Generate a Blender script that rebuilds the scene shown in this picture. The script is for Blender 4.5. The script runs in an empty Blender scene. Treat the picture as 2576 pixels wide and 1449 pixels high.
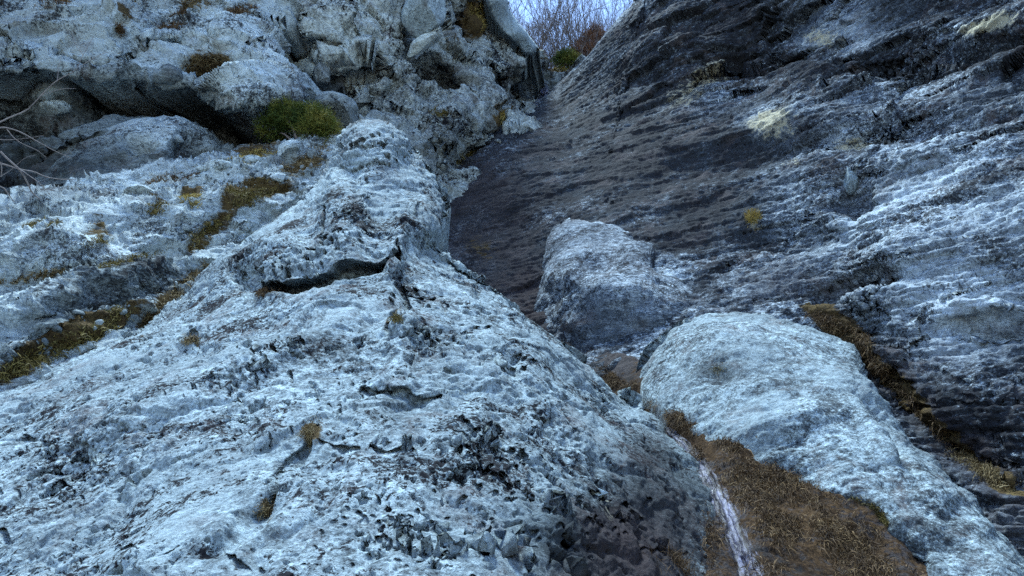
import bpy, math
import numpy as np

# ------------------------------------------------------------------ camera, sky, sun, exposure
scene = bpy.context.scene
COL = scene.collection
PITCH = math.radians(22.0)
EYE = np.array([0.0, 0.0, 1.6])
FPX = 1860.0                    # focal length on a survey sheet 2576 x 1449 units wide
cam_data = bpy.data.cameras.new('camera')
cam_data.sensor_width = 36.0
cam_data.lens = FPX / 2576.0 * 36.0
cam_data.clip_start = 0.05
cam_data.clip_end = 9000.0
cam = bpy.data.objects.new('camera', cam_data)
cam.location = EYE
cam.rotation_euler = (math.pi / 2 + PITCH, 0.0, 0.0)
COL.objects.link(cam)
scene.camera = cam

SUN_EL, SUN_AZ = math.radians(70.0), math.radians(-22.0)   # azimuth from +Y towards +X
world = bpy.data.worlds.new('World')
scene.world = world
world.use_nodes = True
wt = world.node_tree
wt.nodes.clear()
w_out = wt.nodes.new('ShaderNodeOutputWorld')
w_bg = wt.nodes.new('ShaderNodeBackground')
w_sky = wt.nodes.new('ShaderNodeTexSky')
w_sky.sky_type = 'NISHITA'
w_sky.sun_disc = False
w_sky.sun_elevation = SUN_EL
w_sky.sun_rotation = SUN_AZ
w_sky.altitude = 900.0
w_sky.air_density = 1.0
w_sky.dust_density = 0.0
w_sky.ozone_density = 2.0
w_bg.inputs['Strength'].default_value = 0.085
wt.links.new(w_sky.outputs[0], w_bg.inputs['Color'])
wt.links.new(w_bg.outputs[0], w_out.inputs['Surface'])

sun_data = bpy.data.lights.new('sun', 'SUN')
sun_data.energy = 1.5
sun_data.angle = math.radians(14.0)
sun_data.color = (0.76, 0.93, 1.0)
sun = bpy.data.objects.new('sun', sun_data)
sd = np.array([math.sin(SUN_AZ) * math.cos(SUN_EL), math.cos(SUN_AZ) * math.cos(SUN_EL), math.sin(SUN_EL)])
from mathutils import Vector
sun.rotation_euler = Vector(sd).to_track_quat('Z', 'Y').to_euler()
sun.location = (0, 0, 60)
COL.objects.link(sun)

vs = scene.view_settings
vs.view_transform = 'Standard'
vs.look = 'None'
vs.exposure = 2.6
vs.gamma = 1.0
vs.use_curve_mapping = False
scene.cycles.use_denoising = False
scene.cycles.max_bounces = 5
scene.cycles.diffuse_bounces = 1
scene.cycles.sample_clamp_indirect = 0.4
scene.cycles.sample_clamp_direct = 0.6

# ------------------------------------------------------------------ numeric helpers
RNG = np.random.RandomState(11)
F = np.float32
CP, SP = math.cos(PITCH), math.sin(PITCH)
RIGHT = np.array([1.0, 0, 0]); UPV = np.array([0, -SP, CP]); FWD = np.array([0, CP, SP])

def at(u, v, d):
    """Survey reading (sheet position and distance) to a place in the world."""
    u = np.asarray(u, float); v = np.asarray(v, float); d = np.asarray(d, float)
    a = ((u - 1288.0) / FPX)[..., None]; b = (-(v - 724.5) / FPX)[..., None]
    return EYE + d[..., None] * (FWD + a * RIGHT + b * UPV)

def sheet(P):
    q = P - EYE
    d = q @ FWD
    return 1288.0 + FPX * (q @ RIGHT) / d, 724.5 - FPX * (q @ UPV) / d, d

_pr = np.random.RandomState(3)
PERM = _pr.permutation(256).astype(np.int32); PERM = np.concatenate([PERM, PERM])
_g = _pr.normal(size=(256, 3)); GRAD = (_g / np.linalg.norm(_g, axis=1)[:, None]).astype(F)
RND = _pr.rand(256, 4).astype(F)

def noise(p):
    """Gradient noise, about -1..1; p is (...,3)."""
    p = np.asarray(p, F)
    sh = p.shape[:-1]
    p = p.reshape(-1, 3)
    fl = np.floor(p)
    i = fl.astype(np.int32) & 255
    f = p - fl
    w = f * f * f * (f * (f * 6 - 15) + 10)
    x0 = PERM[i[:, 0]]; x1 = PERM[(i[:, 0] + 1) & 255]
    y0, y1 = i[:, 1], (i[:, 1] + 1) & 255
    z0, z1 = i[:, 2], (i[:, 2] + 1) & 255
    def corner(px, yy, zz, dx, dy, dz):
        g = GRAD[PERM[PERM[px + yy] + zz]]
        return g[:, 0] * (f[:, 0] - dx) + g[:, 1] * (f[:, 1] - dy) + g[:, 2] * (f[:, 2] - dz)
    def lerp(a, b, t): return a + (b - a) * t
    a = lerp(corner(x0, y0, z0, 0, 0, 0), corner(x1, y0, z0, 1, 0, 0), w[:, 0])
    b = lerp(corner(x0, y1, z0, 0, 1, 0), corner(x1, y1, z0, 1, 1, 0), w[:, 0])
    c = lerp(corner(x0, y0, z1, 0, 0, 1), corner(x1, y0, z1, 1, 0, 1), w[:, 0])
    d = lerp(corner(x0, y1, z1, 0, 1, 1), corner(x1, y1, z1, 1, 1, 1), w[:, 0])
    r = lerp(lerp(a, b, w[:, 1]), lerp(c, d, w[:, 1]), w[:, 2])
    return (r * 1.5).reshape(sh)

def fbm(p, octaves=4, gain=0.5, ridged=False):
    s = 0; a = 1.0; t = 0.0
    p = np.asarray(p, F)
    for k in range(octaves):
        n = noise(p + F(17.3 * k))
        if ridged: n = 1 - 2 * np.abs(n)
        s = s + a * n; t += a
        a *= gain; p = p * F(2.03)
    return s / t

def cells(p):
    """Nearest and second nearest feature point: F1, F2, cell hash, offset to the nearest point."""
    p = np.asarray(p, F); sh = p.shape[:-1]; p = p.reshape(-1, 3)
    base = np.floor(p).astype(np.int32)
    n = len(p)
    f1 = np.full(n, 9, F); f2 = np.full(n, 9, F); hid = np.zeros(n, np.int32); off = np.zeros((n, 3), F)
    for dx in (-1, 0, 1):
        for dy in (-1, 0, 1):
            for dz in (-1, 0, 1):
                c = base + np.array([dx, dy, dz], np.int32)
                h = PERM[PERM[PERM[c[:, 0] & 255] + (c[:, 1] & 255)] + (c[:, 2] & 255)]
                q = p - (c + 0.08 + 0.84 * RND[h, :3])
                r = np.sqrt((q * q).sum(1))
                nearer = r < f1
                f2 = np.where(nearer, f1, np.minimum(f2, r))
                f1 = np.where(nearer, r, f1)
                hid = np.where(nearer, h, hid)
                off = np.where(nearer[:, None], q, off)
    return f1.reshape(sh), f2.reshape(sh), hid.reshape(sh), off.reshape(sh + (3,))

def facets(p, tilt=0.7):
    """Fractured blocks: each cell is a tilted plane at its own level. Returns height, crack weight."""
    f1, f2, h, off = cells(p)
    g = GRAD[(h * 7 + 3) & 255]
    return (RND[h, 3] - 0.5) + tilt * (off * g).sum(-1), np.clip(1 - (f2 - f1) / 0.09, 0, 1)

def sstep(a, b, x):
    t = np.clip((x - a) / (b - a), 0, 1)
    return t * t * (3 - 2 * t)

def crv(pts, n):
    """Smooth curve through the points, n samples evenly along its length."""
    p = np.asarray(pts, float)
    if len(p) == 2:
        t = np.linspace(0, 1, n)[:, None]
        return p[0] * (1 - t) + p[1] * t
    e = np.vstack([2 * p[0] - p[1], p, 2 * p[-1] - p[-2]])
    out = []
    for i in range(1, len(e) - 2):
        t = np.linspace(0, 1, 24, endpoint=False)[:, None]
        a, b, c, d = e[i - 1], e[i], e[i + 1], e[i + 2]
        out.append(0.5 * (2 * b + (c - a) * t + (2 * a - 5 * b + 4 * c - d) * t * t + (3 * b - a - 3 * c + d) * t ** 3))
    out = np.vstack(out + [p[-1:]])
    s = np.concatenate([[0], np.cumsum(np.linalg.norm(np.diff(out[:, :2], axis=0), axis=1))])
    q = np.linspace(0, s[-1], n)
    return np.stack([np.interp(q, s, out[:, k]) for k in range(out.shape[1])], 1)

def seg_dist(U, V, line):
    """Distance on the survey sheet to a polyline, and the position 0..1 along it."""
    L = np.asarray(line, float)
    best = np.full(U.shape, 1e9, F); pos = np.zeros(U.shape, F)
    n = len(L) - 1
    for i in range(n):
        ax, ay = L[i, :2]; bx, by = L[i + 1, :2]
        dx, dy = bx - ax, by - ay
        t = np.clip(((U - ax) * dx + (V - ay) * dy) / (dx * dx + dy * dy + 1e-9), 0, 1)
        r = np.hypot(U - ax - t * dx, V - ay - t * dy).astype(F)
        m = r < best
        best = np.where(m, r, best); pos = np.where(m, (i + t) / n, pos)
    return best, pos

class DepthField:
    """Thin plate through surveyed distances."""
    def __init__(self, pts):
        p = np.asarray(pts, float)
        self.x = p[:, :2] / 1000.0
        n = len(p)
        r = np.linalg.norm(self.x[:, None] - self.x[None], axis=2)
        A = np.zeros((n + 3, n + 3))
        A[:n, :n] = self.k(r) + np.eye(n) * 1e-4
        A[:n, n] = 1; A[:n, n + 1:] = self.x
        A[n:, :n] = A[:n, n:].T
        self.w = np.linalg.solve(A, np.concatenate([np.log(p[:, 2]), [0, 0, 0]]))
    def k(self, r): return np.where(r > 1e-9, r * r * np.log(np.maximum(r, 1e-9)), 0)
    def __call__(self, u, v):
        u = np.asarray(u, float) / 1000; v = np.asarray(v, float) / 1000
        s = self.w[-3] + self.w[-2] * u + self.w[-1] * v
        for i in range(len(self.x)):
            r2 = (u - self.x[i, 0]) ** 2 + (v - self.x[i, 1]) ** 2
            s = s + self.w[i] * 0.5 * r2 * np.log(np.maximum(r2, 1e-12))
        return np.exp(s)

# ------------------------------------------------------------------ materials
def nodes_of(name):
    m = bpy.data.materials.new(name)
    m.use_nodes = True
    t = m.node_tree
    t.nodes.clear()
    o = t.nodes.new('ShaderNodeOutputMaterial')
    b = t.nodes.new('ShaderNodeBsdfPrincipled')
    t.links.new(b.outputs[0], o.inputs[0])
    return m, t, b, o

class NT:
    """Tiny wrapper for building node graphs."""
    def __init__(self, t): self.t = t
    def put(self, sock, val):
        if hasattr(val, 'links'): self.t.links.new(val, sock)
        else: sock.default_value = val
    def math(self, op, a, b=0.0, c=0.0, clamp=False):
        n = self.t.nodes.new('ShaderNodeMath'); n.operation = op; n.use_clamp = clamp
        for s, v in zip(n.inputs, (a, b, c)): self.put(s, v)
        return n.outputs[0]
    def noise(self, vec, scale, detail=5, rough=0.6, dist=0.0):
        n = self.t.nodes.new('ShaderNodeTexNoise')
        self.put(n.inputs['Vector'], vec)
        n.inputs['Scale'].default_value = scale; n.inputs['Detail'].default_value = detail
        n.inputs['Roughness'].default_value = rough; n.inputs['Distortion'].default_value = dist
        return n.outputs['Fac']
    def voro(self, vec, scale, feature='F1'):
        n = self.t.nodes.new('ShaderNodeTexVoronoi'); n.feature = feature
        self.put(n.inputs['Vector'], vec); n.inputs['Scale'].default_value = scale
        return n.outputs['Distance']
    def map(self, x, a, b, lo=0.0, hi=1.0, smooth=True):
        n = self.t.nodes.new('ShaderNodeMapRange')
        n.interpolation_type = 'SMOOTHSTEP' if smooth else 'LINEAR'
        for s, v in zip(n.inputs, (x, a, b, lo, hi)): self.put(s, v)
        return n.outputs[0]
    def mix(self, f, a, b):
        n = self.t.nodes.new('ShaderNodeMix'); n.data_type = 'RGBA'
        self.put(n.inputs['Factor'], f)
        for s, v in ((n.inputs[6], a), (n.inputs[7], b)):
            self.put(s, v if hasattr(v, 'links') else (*v, 1.0))
        return n.outputs[2]
    def ramp(self, x, stops):
        n = self.t.nodes.new('ShaderNodeValToRGB')
        e = n.color_ramp.elements
        while len(e) < len(stops): e.new(0.5)
        for el, (p, c) in zip(e, stops): el.position = p; el.color = (*c, 1.0)
        self.put(n.inputs[0], x)
        return n.outputs[0]
    def attr(self, name):
        n = self.t.nodes.new('ShaderNodeAttribute'); n.attribute_name = name
        return n.outputs['Fac']
    def coords(self):
        return self.t.nodes.new('ShaderNodeTexCoord').outputs['Object']
    def scaled(self, vec, s, rot=(0, 0, 0)):
        n = self.t.nodes.new('ShaderNodeMapping')
        self.put(n.inputs['Vector'], vec); n.inputs['Scale'].default_value = s; n.inputs['Rotation'].default_value = rot
        return n.outputs[0]

def rock_material(name, k=1.0, pale=(0.40, 0.485, 0.51), mid=(0.165, 0.20, 0.215), dark=(0.028, 0.028, 0.032),
                  band=None, patch=0.7, speck=0.75, lichen=0.8,
                  moss_cols=((0.028, 0.019, 0.011), (0.075, 0.050, 0.024), (0.125, 0.086, 0.036), (0.18, 0.14, 0.06))):
    """Weathered rock. k: texture scale; band: (stretch, rotation) for bedding streaks."""
    m, t, b, _ = nodes_of(name)
    N = NT(t)
    c = N.coords()
    cs = c if band is None else N.scaled(c, band[0], band[1])
    n1 = N.noise(cs, 1.1 * k, 7, 0.62, 0.4)
    n2 = N.noise(cs, 13 * k, 6, 0.78, 0.3)
    n3 = N.noise(cs, 48 * k, 4, 0.8)
    tone = N.attr('tone')
    vary = N.map(N.noise(c, 0.8 * k, 3, 0.5, 0.5), 0.36, 0.64, 0.45, 1.35)
    x = N.math('ADD', tone, N.math('MULTIPLY', N.math('SUBTRACT', n1, 0.5), patch))
    y = N.math('ADD', N.math('MULTIPLY', N.math('SUBTRACT', n2, 0.5), 1.9 * speck), N.math('MULTIPLY', N.math('SUBTRACT', n3, 0.5), 1.6 * speck))  # speckle contrast also puts the shade between grains into the colour
    x = N.math('ADD', x, N.math('MULTIPLY', y, vary))
    col = N.ramp(x, [(0.0, dark), (0.28, tuple(0.30 * v for v in mid)), (0.50, mid), (0.80, pale), (1.0, tuple(min(1.4 * v, .78) for v in pale))])
    # black lichen and algae spots, also painting the dark shade between grains
    zone = N.math('MULTIPLY', N.math('SUBTRACT', N.noise(c, 1.7 * k, 4, 0.6, 0.3), 0.5), 0.6)
    for sc_, th in ((19.0, 0.57), (46.0, 0.56)):
        sp = N.noise(c, sc_ * k, 7, 0.74, 0.7)
        spm = N.map(N.math('ADD', sp, zone), th, th + 0.05)
        col = N.mix(N.math('MULTIPLY', spm, lichen), col, (0.018, 0.018, 0.021))
    # brownish and violet staining
    st = N.map(N.noise(c, 2.3 * k, 6, 0.7, 0.8), 0.5, 0.72)
    col = N.mix(N.math('MULTIPLY', st, 0.5), col, (0.15, 0.125, 0.12))
    sf = N.math('MULTIPLY', N.attr('stain'), N.map(N.math('ADD', n1, N.math('MULTIPLY', N.math('SUBTRACT', n2, 0.5), 1.2)), 0.25, 0.6), clamp=True)
    col = N.mix(sf, col, N.mix(n3, (0.018, 0.015, 0.016), (0.082, 0.064, 0.064)))
    # ochre lichen, moss / peat
    oc = N.map(N.math('ADD', N.attr('ochre'), N.math('MULTIPLY', N.math('SUBTRACT', n2, 0.5), 1.9)), 0.40, 0.75)
    occ = N.mix(n3, (0.33, 0.27, 0.15), (0.60, 0.57, 0.44))
    col = N.mix(oc, col, occ)
    mo = N.map(N.math('ADD', N.attr('moss'), N.math('MULTIPLY', N.math('SUBTRACT', n2, 0.5), 1.3)), 0.42, 0.60)
    mc = N.ramp(N.math('ADD', n3, N.math('MULTIPLY', N.math('SUBTRACT', n1, 0.5), 0.8)),
                list(zip((0.25, 0.45, 0.6, 0.8), moss_cols)))
    col = N.mix(mo, col, mc)
    t.links.new(col, b.inputs['Base Color'])
    wet = N.attr('wet')
    t.links.new(N.math('SUBTRACT', 0.88, N.math('MULTIPLY', wet, N.map(n2, 0.35, 0.7, 0.02, 0.20))), b.inputs['Roughness'])
    t.links.new(N.math('SUBTRACT', 0.05, N.math('MULTIPLY', wet, 0.03)), b.inputs['Specular IOR Level'])
    bump = t.nodes.new('ShaderNodeBump')
    bump.inputs['Strength'].default_value = 0.9
    bump.inputs['Distance'].default_value = 0.035 / k
    t.links.new(N.math('ADD', n2, N.math('MULTIPLY', n3, 0.45)), bump.inputs['Height'])
    t.links.new(bump.outputs[0], b.inputs['Normal'])
    return m

# ------------------------------------------------------------------ rock masses
MASS = {}

def grid_normals(P):
    a = np.gradient(P, axis=1); b = np.gradient(P, axis=0)
    n = np.cross(a, b)
    n /= np.linalg.norm(n, axis=2)[..., None] + 1e-12
    mid = n[n.shape[0] // 2, n.shape[1] // 2]
    q = EYE - P[P.shape[0] // 2, P.shape[1] // 2]
    return n if (mid * q).sum() > 0 else -n

def upsample(C, idx_r, idx_c, nr, nc):
    """Bilinear interpolation of a coarse grid back to the full one."""
    A = np.empty((len(idx_r), nc), F)
    x = np.arange(nc); j = np.clip(np.searchsorted(idx_c, x, 'right') - 1, 0, len(idx_c) - 2)
    t = ((x - idx_c[j]) / (idx_c[j + 1] - idx_c[j])).astype(F)
    A = C[:, j] * (1 - t) + C[:, j + 1] * t
    y = np.arange(nr); i = np.clip(np.searchsorted(idx_r, y, 'right') - 1, 0, len(idx_r) - 2)
    t = ((y - idx_r[i]) / (idx_r[i + 1] - idx_r[i]))[:, None]
    return A[i] * (1 - t) + A[i + 1] * t

def coarse(f, U, V, k=4):
    nr, nc = U.shape
    if nr < 6 * k or nc < 6 * k: return f(U, V)
    ir = np.unique(np.append(np.arange(0, nr, k), nr - 1)); ic = np.unique(np.append(np.arange(0, nc, k), nc - 1))
    return upsample(f(U[np.ix_(ir, ic)], V[np.ix_(ir, ic)]), ir, ic, nr, nc)

def blobs(U, V, base, lst):
    if not lst: return np.full(U.shape, base, F)
    return coarse(lambda u, v: blobs_full(u, v, base, lst), U, V, 3).astype(F)

def blobs_full(U, V, base, lst):
    r = np.full(U.shape, base, F)
    for (u, v, ru, rv, ang, w) in lst:
        a = math.radians(ang); c, s = math.cos(a), math.sin(a)
        x = ((U - u) * c - (V - v) * s) / ru; y = ((U - u) * s + (V - v) * c) / rv
        r += w * np.exp(-(x * x + y * y) ** 1.5).astype(F)
    return r

def grid_mesh(name, P, attrs, mat, origin, smooth=True):
    nv, nu = P.shape[:2]
    me = bpy.data.meshes.new(name)
    idx = np.arange(nv * nu, dtype=np.int32).reshape(nv, nu)
    q = np.stack([idx[:-1, :-1], idx[:-1, 1:], idx[1:, 1:], idx[1:, :-1]], -1).reshape(-1, 4)
    # outward side towards the viewer
    a = P[nv // 2, nu // 2]; n = np.cross(P[nv // 2, nu // 2 + 1] - a, P[nv // 2 + 1, nu // 2] - a)
    if (n * (EYE - a)).sum() < 0: q = q[:, ::-1]
    me.vertices.add(nv * nu); me.loops.add(q.size); me.polygons.add(len(q))
    me.vertices.foreach_set('co', (P - origin).reshape(-1).astype(F))
    me.loops.foreach_set('vertex_index', np.ascontiguousarray(q).reshape(-1))
    me.polygons.foreach_set('loop_start', np.arange(0, q.size, 4, dtype=np.int32))
    me.polygons.foreach_set('use_smooth', np.full(len(q), smooth))
    for k, v in attrs.items():
        at_ = me.attributes.new(k, 'FLOAT', 'POINT'); at_.data.foreach_set('value', v.reshape(-1).astype(F))
    me.update(calc_edges=True)
    me.materials.append(mat)
    o = bpy.data.objects.new(name, me)
    o.location = origin
    COL.objects.link(o)
    return o

def tag(o, label=None, cat=None, group=None, kind=None):
    if label: o['label'] = label
    if cat: o['category'] = cat
    if group: o['group'] = group
    if kind: o['kind'] = kind
    return o

def mass(name, key, bottom, right, top, left, depth, mat, step=2.6, rounds=(), skirts=(), layers=(),
         tone=(0.6, []), moss=(0.0, []), ochre=(0.0, []), wet=(0.0, []), stain=(0.0, []), streaks=None):
    """One rock body: four edge lines on the survey sheet, surveyed distances, weathering layers, edges rolled back."""
    def ln(p): p = np.asarray(p, float); return np.linalg.norm(np.diff(p[:, :2], axis=0), axis=1).sum()
    nu = int(max(ln(bottom), ln(top)) / step) + 2; nv = int(max(ln(left), ln(right)) / step) + 2
    B, T, L, R = crv(bottom, nu), crv(top, nu), crv(left, nv), crv(right, nv)
    s = np.linspace(0, 1, nu)[None, :, None]; t = np.linspace(0, 1, nv)[:, None, None]
    UV = (1 - t) * B[None] + t * T[None] + (1 - s) * L[:, None] + s * R[:, None] \
        - ((1 - s) * (1 - t) * B[0] + s * (1 - t) * B[-1] + (1 - s) * t * T[0] + s * t * T[-1])
    U, V = UV[..., 0], UV[..., 1]
    field = depth if callable(depth) else DepthField(depth)
    D = coarse(field, U, V, 8)
    curves = dict(bottom=B, top=T, left=L, right=R)
    for side, width, back in rounds:
        r, _ = seg_dist(U, V, curves[side][::8] if isinstance(side, str) else side)
        x = 1 - np.clip(r / width, 0, 1)
        D = D + back * (1 - np.sqrt(np.clip(1 - x * x, 0, 1)))
    P = at(U, V, D)
    for f in layers:
        N_ = np.broadcast_to(np.array([0.0, -0.96, -0.28]), P.shape) if getattr(f, 'deep', False) else grid_normals(P)   # joints and holes run back under the rock
        P = P + N_ * f(P, N_, U, V)[..., None]
    N_ = grid_normals(P)
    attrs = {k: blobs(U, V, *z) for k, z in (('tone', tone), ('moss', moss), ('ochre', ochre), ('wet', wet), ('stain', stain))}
    if streaks is not None: attrs['tone'] = attrs['tone'] + streaks(P, U, V).astype(F)
    su, sv, sdp = sheet(P)
    MASS[key] = dict(P=P, N=N_, U=su, V=sv, D=sdp, F=field, attrs=attrs)
    Q = P; A = dict(attrs)
    for side, vec, rows in skirts:
        vec = np.asarray(vec, float)
        k = (np.arange(1, rows + 1) / rows)
        if side in ('bottom', 'top'):
            e = Q[0] if side == 'bottom' else Q[-1]
            ext = e[None] + k[:, None, None] * vec
            ext = ext + 0.12 * np.linalg.norm(vec) / 3 * np.stack([noise(ext * 0.8 + 5 * i) for i in range(3)], -1)
            rep = lambda v: np.repeat((v[:1] if side == 'bottom' else v[-1:]), rows, 0)
            if side == 'bottom': Q = np.concatenate([ext[::-1], Q]); A = {n: np.concatenate([rep(v), v]) for n, v in A.items()}
            else: Q = np.concatenate([Q, ext]); A = {n: np.concatenate([v, rep(v)]) for n, v in A.items()}
        else:
            e = Q[:, 0] if side == 'left' else Q[:, -1]
            ext = e[:, None] + k[None, :, None] * vec
            ext = ext + 0.12 * np.linalg.norm(vec) / 3 * np.stack([noise(ext * 0.8 + 5 * i) for i in range(3)], -1)
            rep = lambda v: np.repeat((v[:, :1] if side == 'left' else v[:, -1:]), rows, 1)
            if side == 'left': Q = np.concatenate([ext[:, ::-1], Q], 1); A = {n: np.concatenate([rep(v), v], 1) for n, v in A.items()}
            else: Q = np.concatenate([Q, ext], 1); A = {n: np.concatenate([v, rep(v)], 1) for n, v in A.items()}
    org = Q.reshape(-1, 3).mean(0); org[2] = Q[..., 2].min()
    return grid_mesh(name, Q, A, mat, org)

def bedding(nx, ny, nz):
    n = np.array([nx, ny, nz], float); n /= np.linalg.norm(n)
    a = np.cross(n, [0, 1, 0]); a /= np.linalg.norm(a)
    return np.stack([a, np.cross(n, a), n], 1)

def strata(P, frame, along, across, octaves=4, warp=0.25, gain=0.55):
    q = P @ frame
    q = q + warp * np.stack([noise(P * 0.9), noise(P * 0.9 + 31), noise(P * 0.9 + 67)], -1)
    return fbm(q * np.array([along, along, across]), octaves, gain)

def ledges(P, frame, freq, along, joint=0.12, warp=0.5, seed=0):
    """Thin beds standing out by uneven amounts with open joints between them."""
    q = P @ frame
    w = q[..., 2] * freq + warp * fbm(P * (0.16 * freq) + seed, 3) + 0.8 * noise(P * (0.05 * freq) + seed + 3)
    lay = np.floor(w); f = w - lay
    h = noise(np.stack([q[..., 0] * along, q[..., 1] * along, lay * 7.31 + seed], -1)) 
    h = h + 0.5 * noise(np.stack([q[..., 0] * along * 2.7, q[..., 1] * along * 2.7, lay * 3.77 + seed + 5], -1))
    return h - 0.9 * np.exp(-(f / joint) ** 2) - 0.5 * np.exp(-((1 - f) / joint) ** 2)

def crumbs(P, f0, octaves, k=0.16, stretch=None):
    """Crumbly weathered relief: rounded grains parted by sharp little crevices, equally steep at every size."""
    q = P if stretch is None else (P @ stretch[0]) * np.array(stretch[1])
    s = 0; f = f0
    for i in range(octaves):
        s = s + (k / f) * (np.abs(noise(q * f + 13.7 * i)) - 0.3)
        f *= 2.07
    return s

def cracks(lines, jag=7.0):
    """Open joints: (points, half width on the sheet, depth in metres)."""
    def f(P, N_, U, V):
        ju = U + jag * fbm(P * 5, 3); jv = V + jag * fbm(P * 5 + 40, 3)
        d = np.zeros(U.shape, F)
        for pts, w, depth in lines:
            c = crv(pts, max(8, len(pts) * 5))
            r, s = seg_dist(ju, jv, c)
            ww = w * (0.35 + 0.65 * np.sin(np.pi * np.clip(s * 0.9 + 0.05, 0, 1))) * (1 + 0.5 * noise(P * 4 + 9))
            d = np.maximum(d, depth * sstep(1.0, 0.45, r / np.maximum(ww, 0.8)))
        return -d
    f.deep = True
    return f

def relief(lst):
    """Broad swellings and hollows: ellipses (u, v, ru, rv, angle, height in metres)."""
    return lambda P, N_, U, V: blobs(U, V, 0.0, lst)

def pits(zones, base=0.2, freq=9.0, depth=0.035, th=0.32, stretch=None):
    def f(P, N_, U, V):
        z = np.clip(blobs(U, V, base, zones), 0, 1.2)
        q = P if stretch is None else (P @ stretch[0]) * np.array(stretch[1])
        n = 0.62 * noise(q * freq) + 0.3 * noise(q * freq * 2.3 + 11) + 0.25 * noise(q * 2.2 + 4)
        return -depth * sstep(th, th + 0.14, n + 0.32 * (z - 0.5)) * np.clip(z + 0.4, 0, 1)
    return f

def holes(clusters, seed=5, k=3.4):
    """Solution holes: clusters (u, v, spread u, spread v, angle, count, radius min, max) of steep-sided pits."""
    rng = np.random.RandomState(seed)
    pts = []
    for (u, v, su, sv_, ang, n, r0, r1) in clusters:
        a = math.radians(ang); x = rng.normal(size=n) * su * 0.6; y = rng.normal(size=n) * sv_ * 0.6
        pts += [(u + xx * math.cos(a) + yy * math.sin(a), v - xx * math.sin(a) + yy * math.cos(a), r0 + (r1 - r0) * rng.rand() ** 1.7, 0.6 + 0.8 * rng.rand(), rng.rand() * 3.1) for xx, yy in zip(x, y)]
    def f(P, N_, U, V):
        U_ = (U + 3.5 * noise(P * 14) + 1.5 * noise(P * 30 + 5)).astype(F); V_ = (V + 3.5 * noise(P * 14 + 60) + 1.5 * noise(P * 30 + 70)).astype(F)
        D = ((P - EYE) @ FWD).astype(F) / FPX
        d = np.zeros(U.shape, F)
        for (u, v, r, asp, ang) in pts:
            m = np.where((np.abs(U_ - u) < 1.5 * r) & (np.abs(V_ - v) < 1.5 * r))
            if len(m[0]) == 0: continue
            x, y = U_[m] - u, V_[m] - v
            c, s_ = math.cos(ang), math.sin(ang)
            q = np.hypot((x * c + y * s_) / r, (y * c - x * s_) / (r * asp))
            d[m] = np.maximum(d[m], k * r * D[m] * sstep(1.0, 0.6, q))
        return -d
    f.deep = True
    return f

# ------------------------------------------------------------------ setting: rock bodies of the gorge
Q = 3.0                                            # mesh step on the survey sheet
BED_R = bedding(-0.16, -0.25, 1.0)                 # bedding of the right wall
BED_L = bedding(-0.34, -0.25, 1.0)                 # bedding of the left terrace
M_PALE = rock_material('pale_limestone', 1.0, patch=0.42, speck=0.75, lichen=1.0)
M_HUMP = rock_material('smooth_limestone', 1.2, patch=0.35, speck=0.9, lichen=0.60, band=((0.9, 1, 1.25), (0.2, 0.25, 0)))
M_WALL = rock_material('dark_bedded_rock', 0.75, pale=(0.42, 0.48, 0.52), mid=(0.12, 0.14, 0.165), patch=0.85, speck=1.1,
                       lichen=0.75, band=((0.8, 0.9, 1.6), (0.18, 0.14, 0)))
M_BACK = rock_material('broken_cliff_rock', 0.5, pale=(0.47, 0.52, 0.50), mid=(0.20, 0.215, 0.205), patch=0.7, speck=0.8, lichen=1.0)
M_LEFT = rock_material('grey_cliff_rock', 0.6, pale=(0.45, 0.515, 0.52), mid=(0.19, 0.22, 0.225), patch=0.6, speck=0.75, lichen=0.80,
                       band=((0.7, 0.9, 1.9), (0.1, 0.3, 0)))
M_GULLY = rock_material('wet_peaty_rock', 1.1, pale=(0.27, 0.25, 0.24), mid=(0.10, 0.09, 0.085), dark=(0.02, 0.018, 0.017), lichen=0.65,
                        moss_cols=((0.014, 0.009, 0.007), (0.040, 0.024, 0.014), (0.078, 0.045, 0.022), (0.14, 0.086, 0.042)))

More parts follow.
